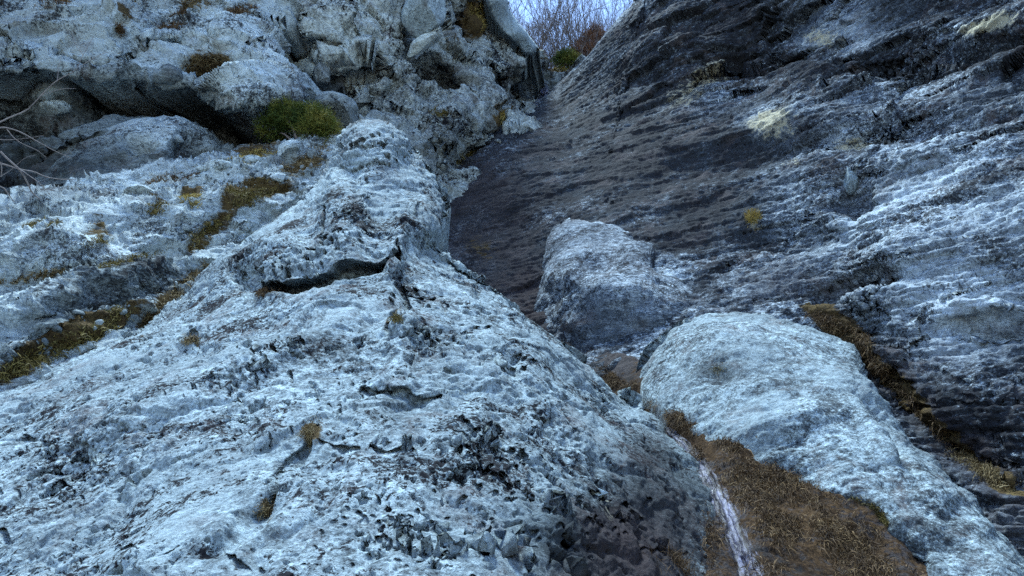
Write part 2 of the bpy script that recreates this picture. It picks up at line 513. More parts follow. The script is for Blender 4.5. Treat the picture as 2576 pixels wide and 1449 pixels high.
# --- the wall on the right, with the wet slab running down into the gully
wall_depth = [(1340, 200, 24), (1400, 240, 21.5), (1500, 120, 20.5), (1600, 0, 19.5), (1700, -120, 19), (2000, -120, 14.8), (2000, 0, 14.6), (2576, 0, 10.2),
              (2700, -100, 9.8), (2576, 180, 9.3), (2300, 140, 11.4), (1800, 150, 15.6), (1880, 165, 15.4), (1650, 250, 15.8), (2000, 290, 12.2),
              (2350, 300, 9.7), (2600, 300, 8.5), (1500, 330, 15.6), (1300, 330, 17.4), (1180, 380, 17.2), (1060, 480, 15.8), (1130, 460, 15.5), (1240, 420, 15.4), (1400, 450, 14.0),
              (1650, 450, 12.8), (1150, 600, 13.3), (1260, 600, 13.0), (1330, 690, 11.6), (1060, 700, 12.5), (1420, 700, 10.8), (1360, 800, 10.2), (1450, 850, 9.3), (1560, 930, 8.1), (1600, 800, 9.4),
              (1700, 650, 10.4), (1850, 560, 10.6), (1900, 690, 9.3), (2000, 760, 8.4), (2130, 700, 8.3), (2140, 470, 9.7), (2300, 480, 8.7),
              (2576, 450, 7.6), (2250, 630, 7.9), (2420, 620, 7.2), (2576, 680, 6.7), (2200, 770, 7.5), (2300, 830, 6.9), (2450, 800, 6.6),
              (2576, 860, 6.1), (2150, 860, 7.4), (2250, 980, 6.6), (2400, 1000, 6.0), (2576, 1050, 5.4), (2350, 1130, 5.8), (2500, 1130, 5.25), (2450, 1220, 5.3), (2576, 1260, 4.9),
              (2640, 1400, 4.6), (2500, 1350, 4.9), (2300, 1250, 5.9), (1900, 850, 8.0), (2000, 1000, 7.0), (2700, 700, 6.2), (2700, 1500, 4.2), (1800, 1000, 7.4)]
def wall_fine(P, N_, U, V):
    z = sstep(1500, 2200, U) * sstep(150, 420, V)
    smooth = blobs(U, V, 1.0, [(1480, 480, 330, 190, 0, -0.72), (1230, 640, 150, 150, 0, -0.5)])
    grain = np.clip(smooth, 0.7, 1)
    smooth = np.clip(smooth, 0.16, 1) * (0.25 + 0.75 * sstep(0, 60, seg_dist(U, V, [(1332, 262), (1430, 180), (1602, 0), (1720, -160)])[0]))
    return smooth * ((0.035 + 0.02 * z) * ledges(P, BED_R, 4.2, 1.5, 0.09, 0.5) + (0.016 + 0.013 * z) * ledges(P, BED_R, 16.0, 4.0, 0.14, 0.6, 20))\
        + grain * crumbs(P, 6.0, 4, 0.30, (BED_R, (0.8, 0.8, 1.6)))
def wall_blocks(P, N_, U, V):
    w = sstep(330, 200, V) * sstep(1500, 1700, U) * 0.9 + 0.22
    h, c = facets((P @ BED_R) * np.array([0.7, 0.7, 2.3]) + 0.25 * fbm(P * 2, 2)[..., None], 0.9)
    w = w * sstep(0, 70, seg_dist(U, V, [(1332, 262), (1430, 180), (1602, 0), (1720, -160)])[0])
    return w * (0.20 * h - 0.05 * c)
right_cliff = mass('right_cliff', 'right',
    bottom=[(1030, 860), (1500, 1000), (1900, 1150), (2200, 1400), (2300, 1620), (2800, 1620)],
    right=[(2800, 1620), (2780, 700), (2760, -160)],
    top=[(1332, 262), (1378, 238), (1430, 180), (1500, 108), (1560, 45), (1602, 0), (1640, -60), (1720, -160), (2760, -160)],
    left=[(1030, 860), (1020, 640), (1040, 520), (1150, 420), (1250, 330), (1332, 262)],
    depth=wall_depth, mat=M_WALL, step=Q,
    rounds=[([(1332, 262), (1378, 238), (1430, 180), (1500, 108), (1560, 45), (1602, 0), (1720, -160)], 46, 0.9)],
    skirts=[('top', (0.5, 4.0, 1.2), 6), ('right', (3.0, -5.0, 2.0), 8), ('bottom', (0, 0.6, -3.0), 4)],
    layers=[relief([(2140, 500, 40, 60, 0, -0.35), (2130, 560, 90, 30, 0, 0.1), (1850, 400, 200, 40, 12, -0.2), (2420, 130, 260, 14, 8, -0.35), (2440, 70, 260, 40, 6, 0.2),
                    (1890, 155, 120, 12, 6, -0.5), (1720, 150, 140, 50, 0, 0.25), (2250, 330, 320, 26, 9, -0.22), (2300, 400, 300, 36, 10, 0.16), (2100, 300, 240, 28, 8, 0.15),
                    (1960, 590, 110, 40, 4, -0.28), (2150, 715, 110, 26, 12, -0.35), (2280, 640, 120, 45, 20, 0.22), (2200, 760, 130, 40, 20, 0.15), (2500, 815, 90, 16, 0, -0.22), (2480, 780, 110, 22, 0, 0.12),
                    (2200, 930, 150, 30, -40, -0.2), (2330, 1080, 170, 28, -42, -0.18), (2490, 1000, 120, 60, -20, 0.12), (2480, 1130, 120, 60, -20, -0.2)]),
            lambda P, N_, U, V: 0.16 * fbm(P * 0.45, 3) + 0.07 * strata(P, BED_R, 0.4, 2.0, 3, 0.4),
            wall_blocks, wall_fine],
    tone=(0.42, [(1500, 450, 450, 260, 0, -0.20), (1640, 690, 160, 60, 0, 0.15), (1750, 420, 180, 180, 0, -0.16), (1790, 70, 200, 90, 0, -0.26), (1560, 320, 160, 90, 0, -0.16), (2100, 130, 500, 40, 6, -0.10), (2480, 1060, 190, 190, 0, -0.06), (2450, 30, 260, 50, 0, -0.12), (1980, 175, 240, 24, 8, -0.25), (2400, 150, 260, 26, 8, -0.2), (1850, 600, 120, 60, 0, -0.15), (2480, 1080, 110, 80, 0, -0.2), (2300, 560, 420, 190, 8, 0.27), (2480, 760, 200, 160, 0, 0.18), (1780, 245, 130, 50, 15, 0.25), (1940, 310, 90, 40, 0, 0.22), (2150, 345, 80, 30, 0, 0.2), (2080, 90, 140, 60, 10, 0.22),
                 (2480, 80, 130, 20, 8, 0.35), (2230, 200, 160, 40, 10, 0.15), (1420, 500, 330, 190, 0, -0.10), (1720, 120, 200, 120, 0, -0.12), (2500, 1000, 160, 200, 0, -0.02),
                 (1420, 310, 140, 60, 30, 0.04), (1250, 600, 140, 170, 0, -0.08), (1340, 760, 60, 70, 0, -0.14), (1950, 700, 170, 60, 0, -0.04), (2330, 800, 180, 100, 10, 0.2), (1480, 125, 190, 10, 46, 0.32)]),
    moss=(0.0, [(1180, 590, 90, 70, 0, 0.33), (1250, 660, 90, 60, -20, 0.3), (1200, 480, 60, 60, 0, 0.25), (2120, 830, 110, 34, -30, 0.85), (2230, 940, 130, 22, -44, 0.75), (2340, 1060, 120, 26, -48, 0.7),
                (2450, 1175, 110, 26, -28, 0.7), (2550, 1225, 80, 22, -10, 0.8), (2300, 1000, 120, 50, -45, 0.35), (2060, 775, 60, 16, 0, 0.5), (1890, 560, 26, 26, 0, 0.4)]),
    ochre=(0.0, [(1945, 315, 80, 38, 0, 0.75), (2150, 350, 70, 26, 0, 0.72), (2500, 82, 110, 16, 10, 0.85), (2060, 80, 60, 26, 0, 0.42), (1730, 240, 90, 36, 20, 0.5), (1800, 180, 80, 26, 10, 0.4), (1990, 410, 60, 20, 0, 0.42), (2070, 250, 50, 16, 0, 0.35), (2280, 200, 90, 16, 8, 0.35), (2350, 150, 60, 12, 8, 0.35), (1893, 548, 22, 20, 0, 0.6), (2080, 110, 120, 40, 0, 0.3)]),
    wet=(0.55, [(2400, 600, 400, 250, 0, -0.3)]),
    streaks=lambda P, U, V: 0.50 * fbm(P * np.array([2.2, 2.2, 0.22]), 3) * sstep(2150, 1700, U) * sstep(200, 330, V),
    stain=(0.0, [(1190, 560, 150, 230, 0, 0.7), (1330, 740, 90, 90, 0, 0.8), (2000, 700, 180, 60, 0, 0.5), (2230, 930, 170, 50, -44, 0.9), (2420, 1130, 190, 60, -38, 0.8), (2560, 1330, 150, 100, 0, 0.6), (1400, 800, 120, 60, 0, 0.5)]))
tag(right_cliff, kind='structure')

# --- the broken cliff at the head of the gully
back_depth = [(640, 60, 16), (700, 180, 16.6), (730, 180, 17.5), (700, 320, 15.5), (800, 100, 16.0), (850, 0, 16.3), (820, 200, 16.6), (960, 60, 16.8), (960, 200, 16.6), (900, 300, 15.2), (1000, 320, 15.4), (1100, 200, 18.0),
              (1100, 60, 18.3), (1180, 30, 19.8), (1250, 80, 21.0), (1200, 180, 19.0), (1330, 150, 23.0), (1360, 190, 24.5), (1370, 240, 23.4), (1420, 160, 25.5), (1480, 170, 25.5), (1300, 240, 20.8),
              (1200, 280, 17.4), (1100, 330, 16.0), (1250, 320, 17.6), (1160, 400, 15.5), (1100, 470, 14.6), (1050, 560, 14.2), (1000, -100, 17.2), (1250, -60, 22), (700, -100, 16.6), (700, 420, 14.6), (1320, 330, 18.2), (1400, 420, 18), (1180, 560, 14.4), (800, 600, 13.5)]
def back_fine(P, N_, U, V):
    h, c = facets(P * 1.5 + 7, 0.9)
    return 0.16 * h - 0.05 * c + crumbs(P, 1.6, 5, 0.32) + 0.04 * ledges(P, bedding(0.5, -0.1, 1), 2.4, 1.2, 0.15, 0.9)
back_cliff = mass('back_cliff', 'back',
    bottom=[(560, 620), (900, 640), (1150, 640), (1500, 420)],
    right=[(1500, 420), (1510, 300), (1500, 168)],
    top=[(560, -180), (900, -180), (1180, -170), (1240, -60), (1270, 40), (1300, 90), (1345, 138), (1390, 158), (1440, 165), (1500, 168)],
    left=[(560, 620), (560, -180)],
    depth=back_depth, mat=M_BACK, step=Q,
    rounds=[([(1180, -170), (1240, -60), (1270, 40), (1300, 90), (1345, 138), (1390, 158), (1440, 165), (1500, 168)], 20, 0.6)],
    skirts=[('top', (0.6, 5.0, 0.8), 6), ('left', (-4, 3, 0), 4)],
    layers=[relief([(725, 185, 42, 60, 10, -1.3), (790, 165, 40, 26, 0, 0.45), (880, 265, 40, 30, 0, -0.5), (1120, 185, 60, 26, -20, -0.9), (1010, 150, 30, 40, 0, -0.3), (960, 240, 80, 14, 30, -0.4),
                    (880, 100, 130, 110, 0, 0.5), (1010, 215, 22, 60, 20, 0.4), (1140, 300, 40, 70, -30, 0.35), (1240, 330, 30, 30, 0, -0.5), (1200, 380, 60, 20, 10, -0.5), (1130, 360, 30, 70, -25, 0.3), (1345, 205, 50, 40, 0, -0.5), (1300, 170, 60, 26, 20, 0.3),
                    (1170, 60, 14, 80, 10, -0.7), (1190, 110, 26, 30, 0, -0.4)]),
            lambda P, N_, U, V: 0.30 * fbm(P * 0.35, 3),
            lambda P, N_, U, V: 0.28 * facets(P * 0.62 + 0.12 * fbm(P * 1.5, 2)[..., None], 1.0)[0],
            back_fine],
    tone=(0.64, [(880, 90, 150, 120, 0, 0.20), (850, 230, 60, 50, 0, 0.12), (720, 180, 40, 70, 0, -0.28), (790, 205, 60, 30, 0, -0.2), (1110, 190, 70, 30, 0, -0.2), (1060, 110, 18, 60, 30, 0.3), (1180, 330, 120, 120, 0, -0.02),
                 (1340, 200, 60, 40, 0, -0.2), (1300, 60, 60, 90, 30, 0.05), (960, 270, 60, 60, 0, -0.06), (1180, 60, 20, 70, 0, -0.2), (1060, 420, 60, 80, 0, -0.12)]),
    moss=(0.05, [(1200, 40, 24, 50, 10, 0.5), (1240, 90, 30, 20, -30, 0.4), (1180, 395, 70, 26, 10, 0.4), (1130, 100, 12, 60, 0, 0.45), (1250, 290, 50, 22, 10, 0.7), (1105, 285, 40, 16, 0, 0.4), (1190, 60, 30, 80, 0, 0.3), (1420, 165, 50, 14, 0, 0.7), (1330, 120, 50, 12, -40, 0.6), (1380, 160, 50, 16, 0, 0.4)]),
    ochre=(0.0, [(1065, 75, 16, 26, 30, 0.6), (1050, 115, 30, 10, 40, 0.4), (870, 60, 14, 60, 0, 0.35), (1120, 250, 90, 50, 0, 0.18), (1130, 400, 60, 40, 0, 0.25), (830, 40, 10, 60, 0, 0.35)]),
    wet=(0.2, [(1360, 210, 60, 60, 0, 0.4), (1150, 450, 120, 120, 0, 0.3)]))
tag(back_cliff, kind='structure')

# --- the left cliff: upper wall with the overhanging lip, and the cave behind it
lip = [(-160, 210), (0, 196), (120, 190), (240, 196), (350, 202), (440, 222), (520, 242), (610, 254), (690, 252), (742, 240)]
cliff_depth = [(-160, 200, 11.2), (0, 190, 11.6), (200, 190, 12.0), (400, 215, 12.3), (600, 270, 12.4), (740, 240, 13.2), (690, 150, 14.3), (600, 200, 12.7), (500, 160, 13.4), (400, 100, 13.6), (200, 90, 12.8), (0, 80, 12.4), (-160, 80, 12.0),
               (0, -120, 13.6), (300, -120, 14.4), (500, 0, 14.6), (600, 60, 14.6), (740, 60, 15.6), (760, -120, 16.5), (540, -120, 15.5), (720, 110, 15.2)]
def cliff_fine(P, N_, U, V):
    h, c = facets((P @ BED_L) * np.array([1.0, 1.0, 1.9]) + 0.12 * fbm(P * 3, 2)[..., None], 1.2)
    return 0.15 * h - 0.08 * c + crumbs(P, 4.0, 4, 0.26, (BED_L, (0.8, 0.8, 1.5))) + 0.045 * ledges(P, BED_L, 4.0, 1.2, 0.16, 0.8) + 0.012 * ledges(P, BED_L, 12.0, 3, 0.16, 0.8, 9)
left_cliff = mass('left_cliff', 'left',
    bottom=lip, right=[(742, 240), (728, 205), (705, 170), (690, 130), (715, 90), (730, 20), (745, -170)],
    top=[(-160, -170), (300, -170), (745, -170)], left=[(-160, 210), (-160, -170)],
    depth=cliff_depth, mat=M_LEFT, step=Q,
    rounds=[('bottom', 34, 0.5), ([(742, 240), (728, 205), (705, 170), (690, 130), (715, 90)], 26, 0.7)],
    skirts=[('bottom', (0.4, 3.4, 0.5), 8), ('right', (0.5, 3.0, 0), 5), ('top', (0, 3, 3), 4), ('left', (-5, -1, 0), 4)],
    layers=[relief([(520, 165, 90, 18, 5, -0.35), (420, 60, 70, 22, 30, -0.3), (480, 30, 70, 18, 20, -0.2), (610, 25, 50, 18, 20, -0.35), (330, 120, 160, 20, 20, -0.25), (100, 130, 160, 16, -5, -0.3), (620, 215, 80, 40, 10, 0.10), (600, 110, 90, 40, 0, 0.12),
                    (250, 50, 120, 40, 0, 0.25), (60, 40, 120, 26, 0, 0.2), (420, 200, 60, 16, -20, -0.3)]),
            lambda P, N_, U, V: 0.08 * fbm(P * 0.5, 3) + 0.26 * facets((P @ BED_L) * np.array([0.42, 0.42, 0.8]) + 0.1 * fbm(P * 1.5, 2)[..., None], 1.2)[0], cliff_fine],
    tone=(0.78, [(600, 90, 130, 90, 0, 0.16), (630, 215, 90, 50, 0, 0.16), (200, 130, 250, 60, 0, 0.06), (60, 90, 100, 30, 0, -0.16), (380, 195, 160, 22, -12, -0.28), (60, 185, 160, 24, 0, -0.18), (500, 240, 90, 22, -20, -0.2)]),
    moss=(0.10, [(250, 150, 90, 14, 12, 0.35), (60, 120, 90, 16, 0, 0.3), (350, 30, 60, 18, 20, 0.35), (660, 150, 50, 20, 30, 0.3), (520, 158, 75, 22, 4, 0.75), (430, 70, 80, 26, 35, 0.6), (490, 20, 50, 24, 0, 0.55), (610, 24, 50, 22, 20, 0.7), (130, 5, 60, 22, 0, 0.7), (300, 75, 24, 16, -20, 0.6), (400, 60, 26, 40, 0, 0.3), (700, 110, 40, 30, 0, 0.2), (200, 250, 200, 20, 0, 0.2)]),
    wet=(0.1, []))
tag(left_cliff, kind='structure')

cave_depth = [(-160, 150, 13.6), (-160, 330, 12.3), (-160, 520, 10.4), (0, 250, 12.8), (0, 360, 12.0), (0, 480, 10.8), (200, 240, 13.4), (150, 290, 12.7), (300, 330, 13.0), (300, 430, 11.8), (420, 250, 15.5), (430, 320, 16.2),
              (560, 290, 17.5), (560, 370, 16.6), (660, 320, 17.5), (720, 300, 16.2), (700, 400, 13.6), (560, 420, 12.6), (800, 300, 15.4), (820, 420, 13.4), (300, 520, 10.9), (600, 520, 11.5), (840, 520, 12), (400, 150, 15), (700, 180, 16.6)]
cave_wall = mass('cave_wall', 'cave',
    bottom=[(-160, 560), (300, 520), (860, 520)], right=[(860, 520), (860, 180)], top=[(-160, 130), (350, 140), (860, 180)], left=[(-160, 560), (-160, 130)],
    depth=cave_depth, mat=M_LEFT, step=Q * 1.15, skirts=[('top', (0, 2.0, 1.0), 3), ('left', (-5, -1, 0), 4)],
    layers=[relief([(180, 270, 70, 26, -8, 0.35), (100, 320, 120, 18, -5, -0.5), (300, 262, 60, 16, 0, -0.5), (350, 300, 60, 22, -10, 0.3), (130, 280, 60, 24, 0, 0.2), (140, 400, 160, 22, -8, -0.3), (60, 430, 120, 30, 0, -0.4), (250, 360, 120, 30, -6, 0.3)]),
            lambda P, N_, U, V: 0.18 * fbm(P * 0.7, 3) + 0.22 * facets((P @ BED_L) * np.array([0.6, 0.6, 1.6]), 0.9)[0], cliff_fine],
    tone=(0.33, [(140, 275, 60, 26, 0, 0.3), (360, 280, 60, 26, 0, 0.15), (430, 260, 90, 30, 0, -0.2), (640, 340, 120, 60, 0, -0.2), (60, 430, 120, 60, 0, -0.12), (220, 360, 100, 26, 0, 0.15)]),  # deep cave shade is partly put into the tone here
    moss=(0.12, [(60, 440, 150, 50, 0, 0.22), (640, 390, 90, 20, 10, 0.4), (0, 240, 60, 20, 0, 0.2), (250, 430, 250, 22, 10, 0.3)]), wet=(0.2, []))
tag(cave_wall, kind='structure')

# --- ledges of the left terrace below the cave
terrace_depth = [(-160, 560, 8.4), (0, 515, 8.9), (200, 465, 10.2), (420, 415, 11.6), (600, 395, 12.0), (760, 360, 12.4), (860, 330, 12.8), (0, 600, 8.0), (0, 720, 6.9), (0, 800, 6.2), (0, 900, 5.7), (0, 1000, 5.6), (200, 560, 8.7), (200, 700, 7.3), (200, 850, 6.2), (220, 960, 6.2),
                 (400, 500, 9.9), (400, 600, 8.8), (400, 720, 7.5), (420, 860, 7.0), (600, 480, 10.4), (560, 560, 9.5), (560, 660, 8.6), (620, 760, 8.2), (760, 450, 11.2), (760, 560, 10.2), (860, 450, 11.4), (900, 600, 10.3), (-160, 800, 6.0), (-160, 1080, 5.2), (800, 700, 9)]
def terrace_fine(P, N_, U, V):
    h, c = facets((P @ BED_L) * np.array([1.6, 1.6, 3.4]), 0.7)
    w = sstep(620, 480, V)
    return (0.05 + 0.06 * w) * h - 0.05 * c + crumbs(P, 2.5, 5, 0.30, (BED_L, (0.8, 0.8, 1.6))) + 0.035 * ledges(P, BED_L, 5.0, 1.5, 0.16, 0.8) + 0.01 * ledges(P, BED_L, 18.0, 4, 0.16, 0.8, 9)
left_terrace = mass('left_terrace', 'terrace',
    bottom=[(-160, 1110), (250, 980), (600, 820), (930, 700)], right=[(930, 700), (910, 500), (880, 330)],
    top=[(-160, 548), (0, 512), (100, 486), (200, 462), (310, 440), (430, 416), (540, 402), (640, 380), (740, 372), (830, 345), (880, 330)],
    left=[(-160, 1110), (-160, 548)],
    depth=terrace_depth, mat=M_LEFT, step=Q, rounds=[('top', 16, 0.25)],
    skirts=[('top', (0, 3.0, -0.2), 6), ('bottom', (0, 0.2, -2.5), 3), ('left', (-4, -1.5, 0), 4)],
    layers=[relief([(60, 700, 130, 26, 12, -0.45), (330, 655, 200, 18, 14, -0.25), (100, 660, 140, 26, 12, 0.2), (200, 590, 160, 26, 16, 0.15), (330, 740, 170, 26, 18, -0.3), (150, 830, 190, 24, 24, 0.12), (130, 890, 190, 20, 22, -0.25), (440, 745, 110, 24, 38, -0.15), (160, 770, 200, 22, 18, 0.22),
                    (620, 500, 70, 26, 20, 0.05), (560, 440, 80, 26, 6, 0.18), (480, 560, 120, 30, 20, 0.15), (640, 585, 100, 22, 30, -0.15)]),
            lambda P, N_, U, V: 0.16 * fbm(P * 0.8, 3) + 0.12 * strata(P, BED_L, 0.5, 2.6, 3, 0.4), terrace_fine],
    tone=(0.77, [(120, 640, 200, 14, 16, -0.25), (330, 690, 180, 16, 20, -0.2), (200, 790, 200, 16, 22, -0.2), (420, 560, 120, 14, 18, -0.15), (300, 740, 190, 42, 20, -0.34), (60, 705, 130, 20, 12, -0.3), (200, 640, 240, 60, 15, 0.08), (140, 860, 200, 34, 24, -0.2), (520, 520, 160, 60, 0, 0.02), (100, 520, 140, 30, 12, -0.16), (720, 420, 120, 40, 0, -0.05)]),
    moss=(0.06, [(240, 610, 60, 16, 14, 0.5), (340, 650, 120, 12, 16, 0.45), (70, 700, 110, 12, 12, 0.5), (270, 800, 120, 22, 22, 0.5), (60, 760, 90, 12, 14, 0.3), (620, 495, 80, 34, 10, 0.75), (485, 505, 40, 24, 0, 0.75), (395, 525, 36, 22, 0, 0.6), (105, 572, 55, 24, 14, 0.65), (445, 740, 120, 22, 40, 0.85), (130, 880, 210, 34, 24, 0.7), (30, 940, 100, 30, 20, 0.6), (640, 392, 90, 16, 10, 0.7), (760, 415, 80, 34, 20, 0.6), (245, 580, 40, 22, 0, 0.45),
                (560, 560, 70, 24, 40, 0.55), (490, 610, 40, 30, 60, 0.45), (430, 455, 90, 22, 12, 0.45), (240, 810, 90, 30, 22, 0.4), (720, 490, 50, 26, 10, 0.5)]), wet=(0.05, []))
tag(left_terrace, kind='structure')

# --- bed of the stream
bed_depth = [(1420, 860, 9.4), (1500, 930, 8.1), (1600, 1020, 6.75), (1640, 1066, 6.3), (1698, 1150, 5.3), (1730, 1250, 4.6), (1760, 1400, 3.8), (1700, 1003, 6.5), (1830, 1064, 5.6), (1950, 1132, 5.04), (2100, 1250, 4.42), (2200, 1332, 4.1), (2330, 1449, 3.74),
             (1670, 1050, 6.1), (1800, 1120, 5.2), (1920, 1195, 4.72), (2060, 1315, 4.15), (2150, 1400, 3.85), (2270, 1500, 3.5), (1712, 1112, 5.5), (1765, 1180, 4.9), (1812, 1262, 4.3), (1848, 1345, 3.9), (1880, 1430, 3.5), (1650, 1449, 3.55), (2400, 1560, 3.5), (1560, 1560, 3.2), (1920, 1560, 3.0), (1420, 1000, 7.6), (1560, 1200, 5.4)]
stream_line = [(1470, 900), (1560, 985), (1645, 1062), (1712, 1112), (1765, 1180), (1812, 1262), (1848, 1345), (1880, 1430), (1905, 1560)]
def bed_fine(P, N_, U, V):
    r, _ = seg_dist(U, V, stream_line)
    h, c = facets(P * 3.2, 0.7)
    return -0.10 * np.exp(-(r / 42) ** 2) + 0.012 * h + crumbs(P, 5, 5, 0.16)
stream_bed = mass('stream_bed', 'bed',
    bottom=[(1480, 1600), (1900, 1600), (2480, 1600)], right=[(2480, 1600), (2260, 1330), (1990, 1105), (1790, 1010), (1620, 900)],
    top=[(1390, 830), (1500, 870), (1620, 900)], left=[(1480, 1600), (1560, 1300), (1560, 1080), (1390, 830)],
    depth=bed_depth, mat=M_GULLY, step=Q, skirts=[('bottom', (0, -0.7, -2.2), 6)],
    layers=[lambda P, N_, U, V: 0.10 * fbm(P * 1.4, 3), bed_fine],
    tone=(0.42, [(1760, 1120, 60, 60, 0, 0.1), (1600, 1020, 90, 60, 0, 0.1)]),
    moss=(0.52, [(1470, 885, 110, 50, 0, -0.65), (2050, 1330, 180, 90, -40, 0.12), (1700, 1250, 60, 140, -20, 0.1), (1700, 1050, 120, 20, -38, 0.3), (1900, 1150, 160, 20, -38, 0.35)]), wet=(0.6, []), stain=(0.6, []))
tag(stream_bed, kind='structure')

# --- the big pale outcrop in front
out_right = [(1880, 1600), (1835, 1400), (1800, 1250), (1755, 1130), (1665, 1050), (1560, 982), (1480, 912), (1400, 852), (1330, 802), (1260, 742), (1150, 672), (1088, 622), (1104, 570), (1126, 512), (1092, 440), (1044, 384)]
out_top = [(-160, 1036), (0, 966), (100, 930), (200, 892), (300, 852), (380, 812), (440, 762), (500, 702), (545, 655), (620, 602), (700, 540), (765, 482), (828, 408), (862, 345), (900, 316), (940, 308), (1000, 328), (1044, 384)]
out_depth = [(-160, 1600, 2.6), (0, 1449, 2.8), (0, 1200, 3.7), (0, 975, 5.0), (-160, 1050, 4.7), (400, 1449, 2.35), (400, 1600, 2.0), (800, 1600, 1.8), (800, 1449, 2.15), (800, 1200, 2.8), (800, 1000, 3.65), (760, 850, 4.7), (800, 760, 5.35), (850, 640, 6.3), (700, 620, 6.9), (850, 540, 7.1), (960, 600, 6.7),
             (930, 450, 8.0), (930, 340, 8.9), (1040, 450, 8.3), (1090, 520, 8.0), (830, 440, 8.6), (1200, 1600, 1.9), (1200, 1449, 2.25), (1200, 1200, 2.95), (1200, 1000, 3.75), (1180, 850, 4.8), (1060, 700, 6.0), (1250, 780, 5.7), (1600, 1449, 3.1), (1600, 1600, 2.6), (1500, 1200, 3.75), (1420, 1000, 4.6), (1480, 930, 5.7), (1640, 1120, 5.1), (1755, 1130, 5.75), (1800, 1250, 4.75), (1835, 1400, 4.0), (1880, 1600, 3.3), (1660, 1050, 6.4),
             (400, 1000, 4.1), (400, 860, 5.6), (200, 1000, 4.5), (600, 700, 6.6), (560, 850, 5.1), (480, 740, 6.9), (600, 1200, 3.0), (200, 1250, 3.3), (1700, 1320, 3.9), (1000, 1100, 3.15)]
crackA = [(642, 712), (670, 738), (720, 742), (780, 728), (840, 712), (900, 698), (950, 688), (992, 676)]
def out_blocks(P, N_, U, V):
    # undercut along the long joint: the block above stands proud of the slab below
    c = crv(crackA, 40)
    r, s = seg_dist(U, V, c)
    yc = np.interp(U, c[:, 0], c[:, 1])
    up = sstep(4, -6, V - yc) * np.exp(-(np.clip(yc - V, 0, None) / 70.0) ** 2) * sstep(630, 700, U) * sstep(1000, 940, U)
    low = sstep(-2, 12, V - yc) * np.exp(-(np.clip(V - yc - 12, 0, None) / 60.0) ** 2) * sstep(640, 720, U) * sstep(1005, 960, U)
    d = 0.10 * up + 0.06 * low
    # shallow scoop under the second joint, and the raised lens of rock right of it
    d = d + blobs(U, V, 0, [(1015, 830, 46, 40, 0, 0.10), (1115, 830, 80, 40, 0, -0.07), (870, 560, 55, 120, 0, 0.16), (990, 660, 26, 90, -8, 0.14), (940, 380, 70, 60, 0, 0.12), (1040, 560, 60, 60, 30, 0.14), (860, 770, 120, 40, 12, 0.06), (1290, 915, 30, 26, 0, -0.06),
                            (700, 650, 70, 60, 20, 0.12), (880, 440, 30, 30, 0, -0.1), (600, 950, 300, 26, 28, 0.07), (300, 1120, 300, 30, 28, -0.05), (1000, 1010, 60, 40, 0, -0.03), (990, 950, 90, 26, -8, 0.05), (640, 1310, 130, 22, 40, -0.04), (620, 690, 40, 26, 0, -0.1)])
    return d
def out_fine(P, N_, U, V):
    top = sstep(620, 420, V)
    rough = blobs(U, V, 0.44, [(930, 390, 170, 130, 0, -0.25), (480, 1280, 300, 70, 28, -0.4), (1000, 1030, 90, 60, 0, -0.45), (870, 790, 140, 50, 10, -0.45), (880, 560, 70, 110, 0, -0.25), (1120, 1280, 260, 170, 0, 0.35), (700, 690, 130, 50, 0, 0.5), (1100, 850, 120, 60, 0, 0.4), (150, 1140, 220, 90, 10, 0.35), (620, 950, 160, 70, 20, 0.3), (1500, 1280, 200, 170, 0, 0.4), (1350, 900, 120, 50, -40, -0.2)])
    rough = rough * (0.3 + 1.2 * sstep(-0.35, 0.4, fbm(P * 0.8 + 70, 2)))
    a = strata(P, bedding(-0.1, -0.5, 1), 1.6, 8, 4, 0.2)
    return 0.035 * fbm(P * 2.2, 4) + (0.022 + 0.02 * top) * a + (0.006 + 0.016 * top) * ledges(P, bedding(-0.1, -0.5, 1), 9, 2.5, 0.16, 1.0) + rough * crumbs(P, 4.0, 5, 0.34) - 0.022 * facets(P * 1.3 + 0.35 * fbm(P * 2.5, 3)[..., None], 0)[1] + 0.02 * (1 - 0.8 * top) * facets(P * 0.9 + 0.2 * fbm(P * 2.0, 2)[..., None], 0.8)[0]
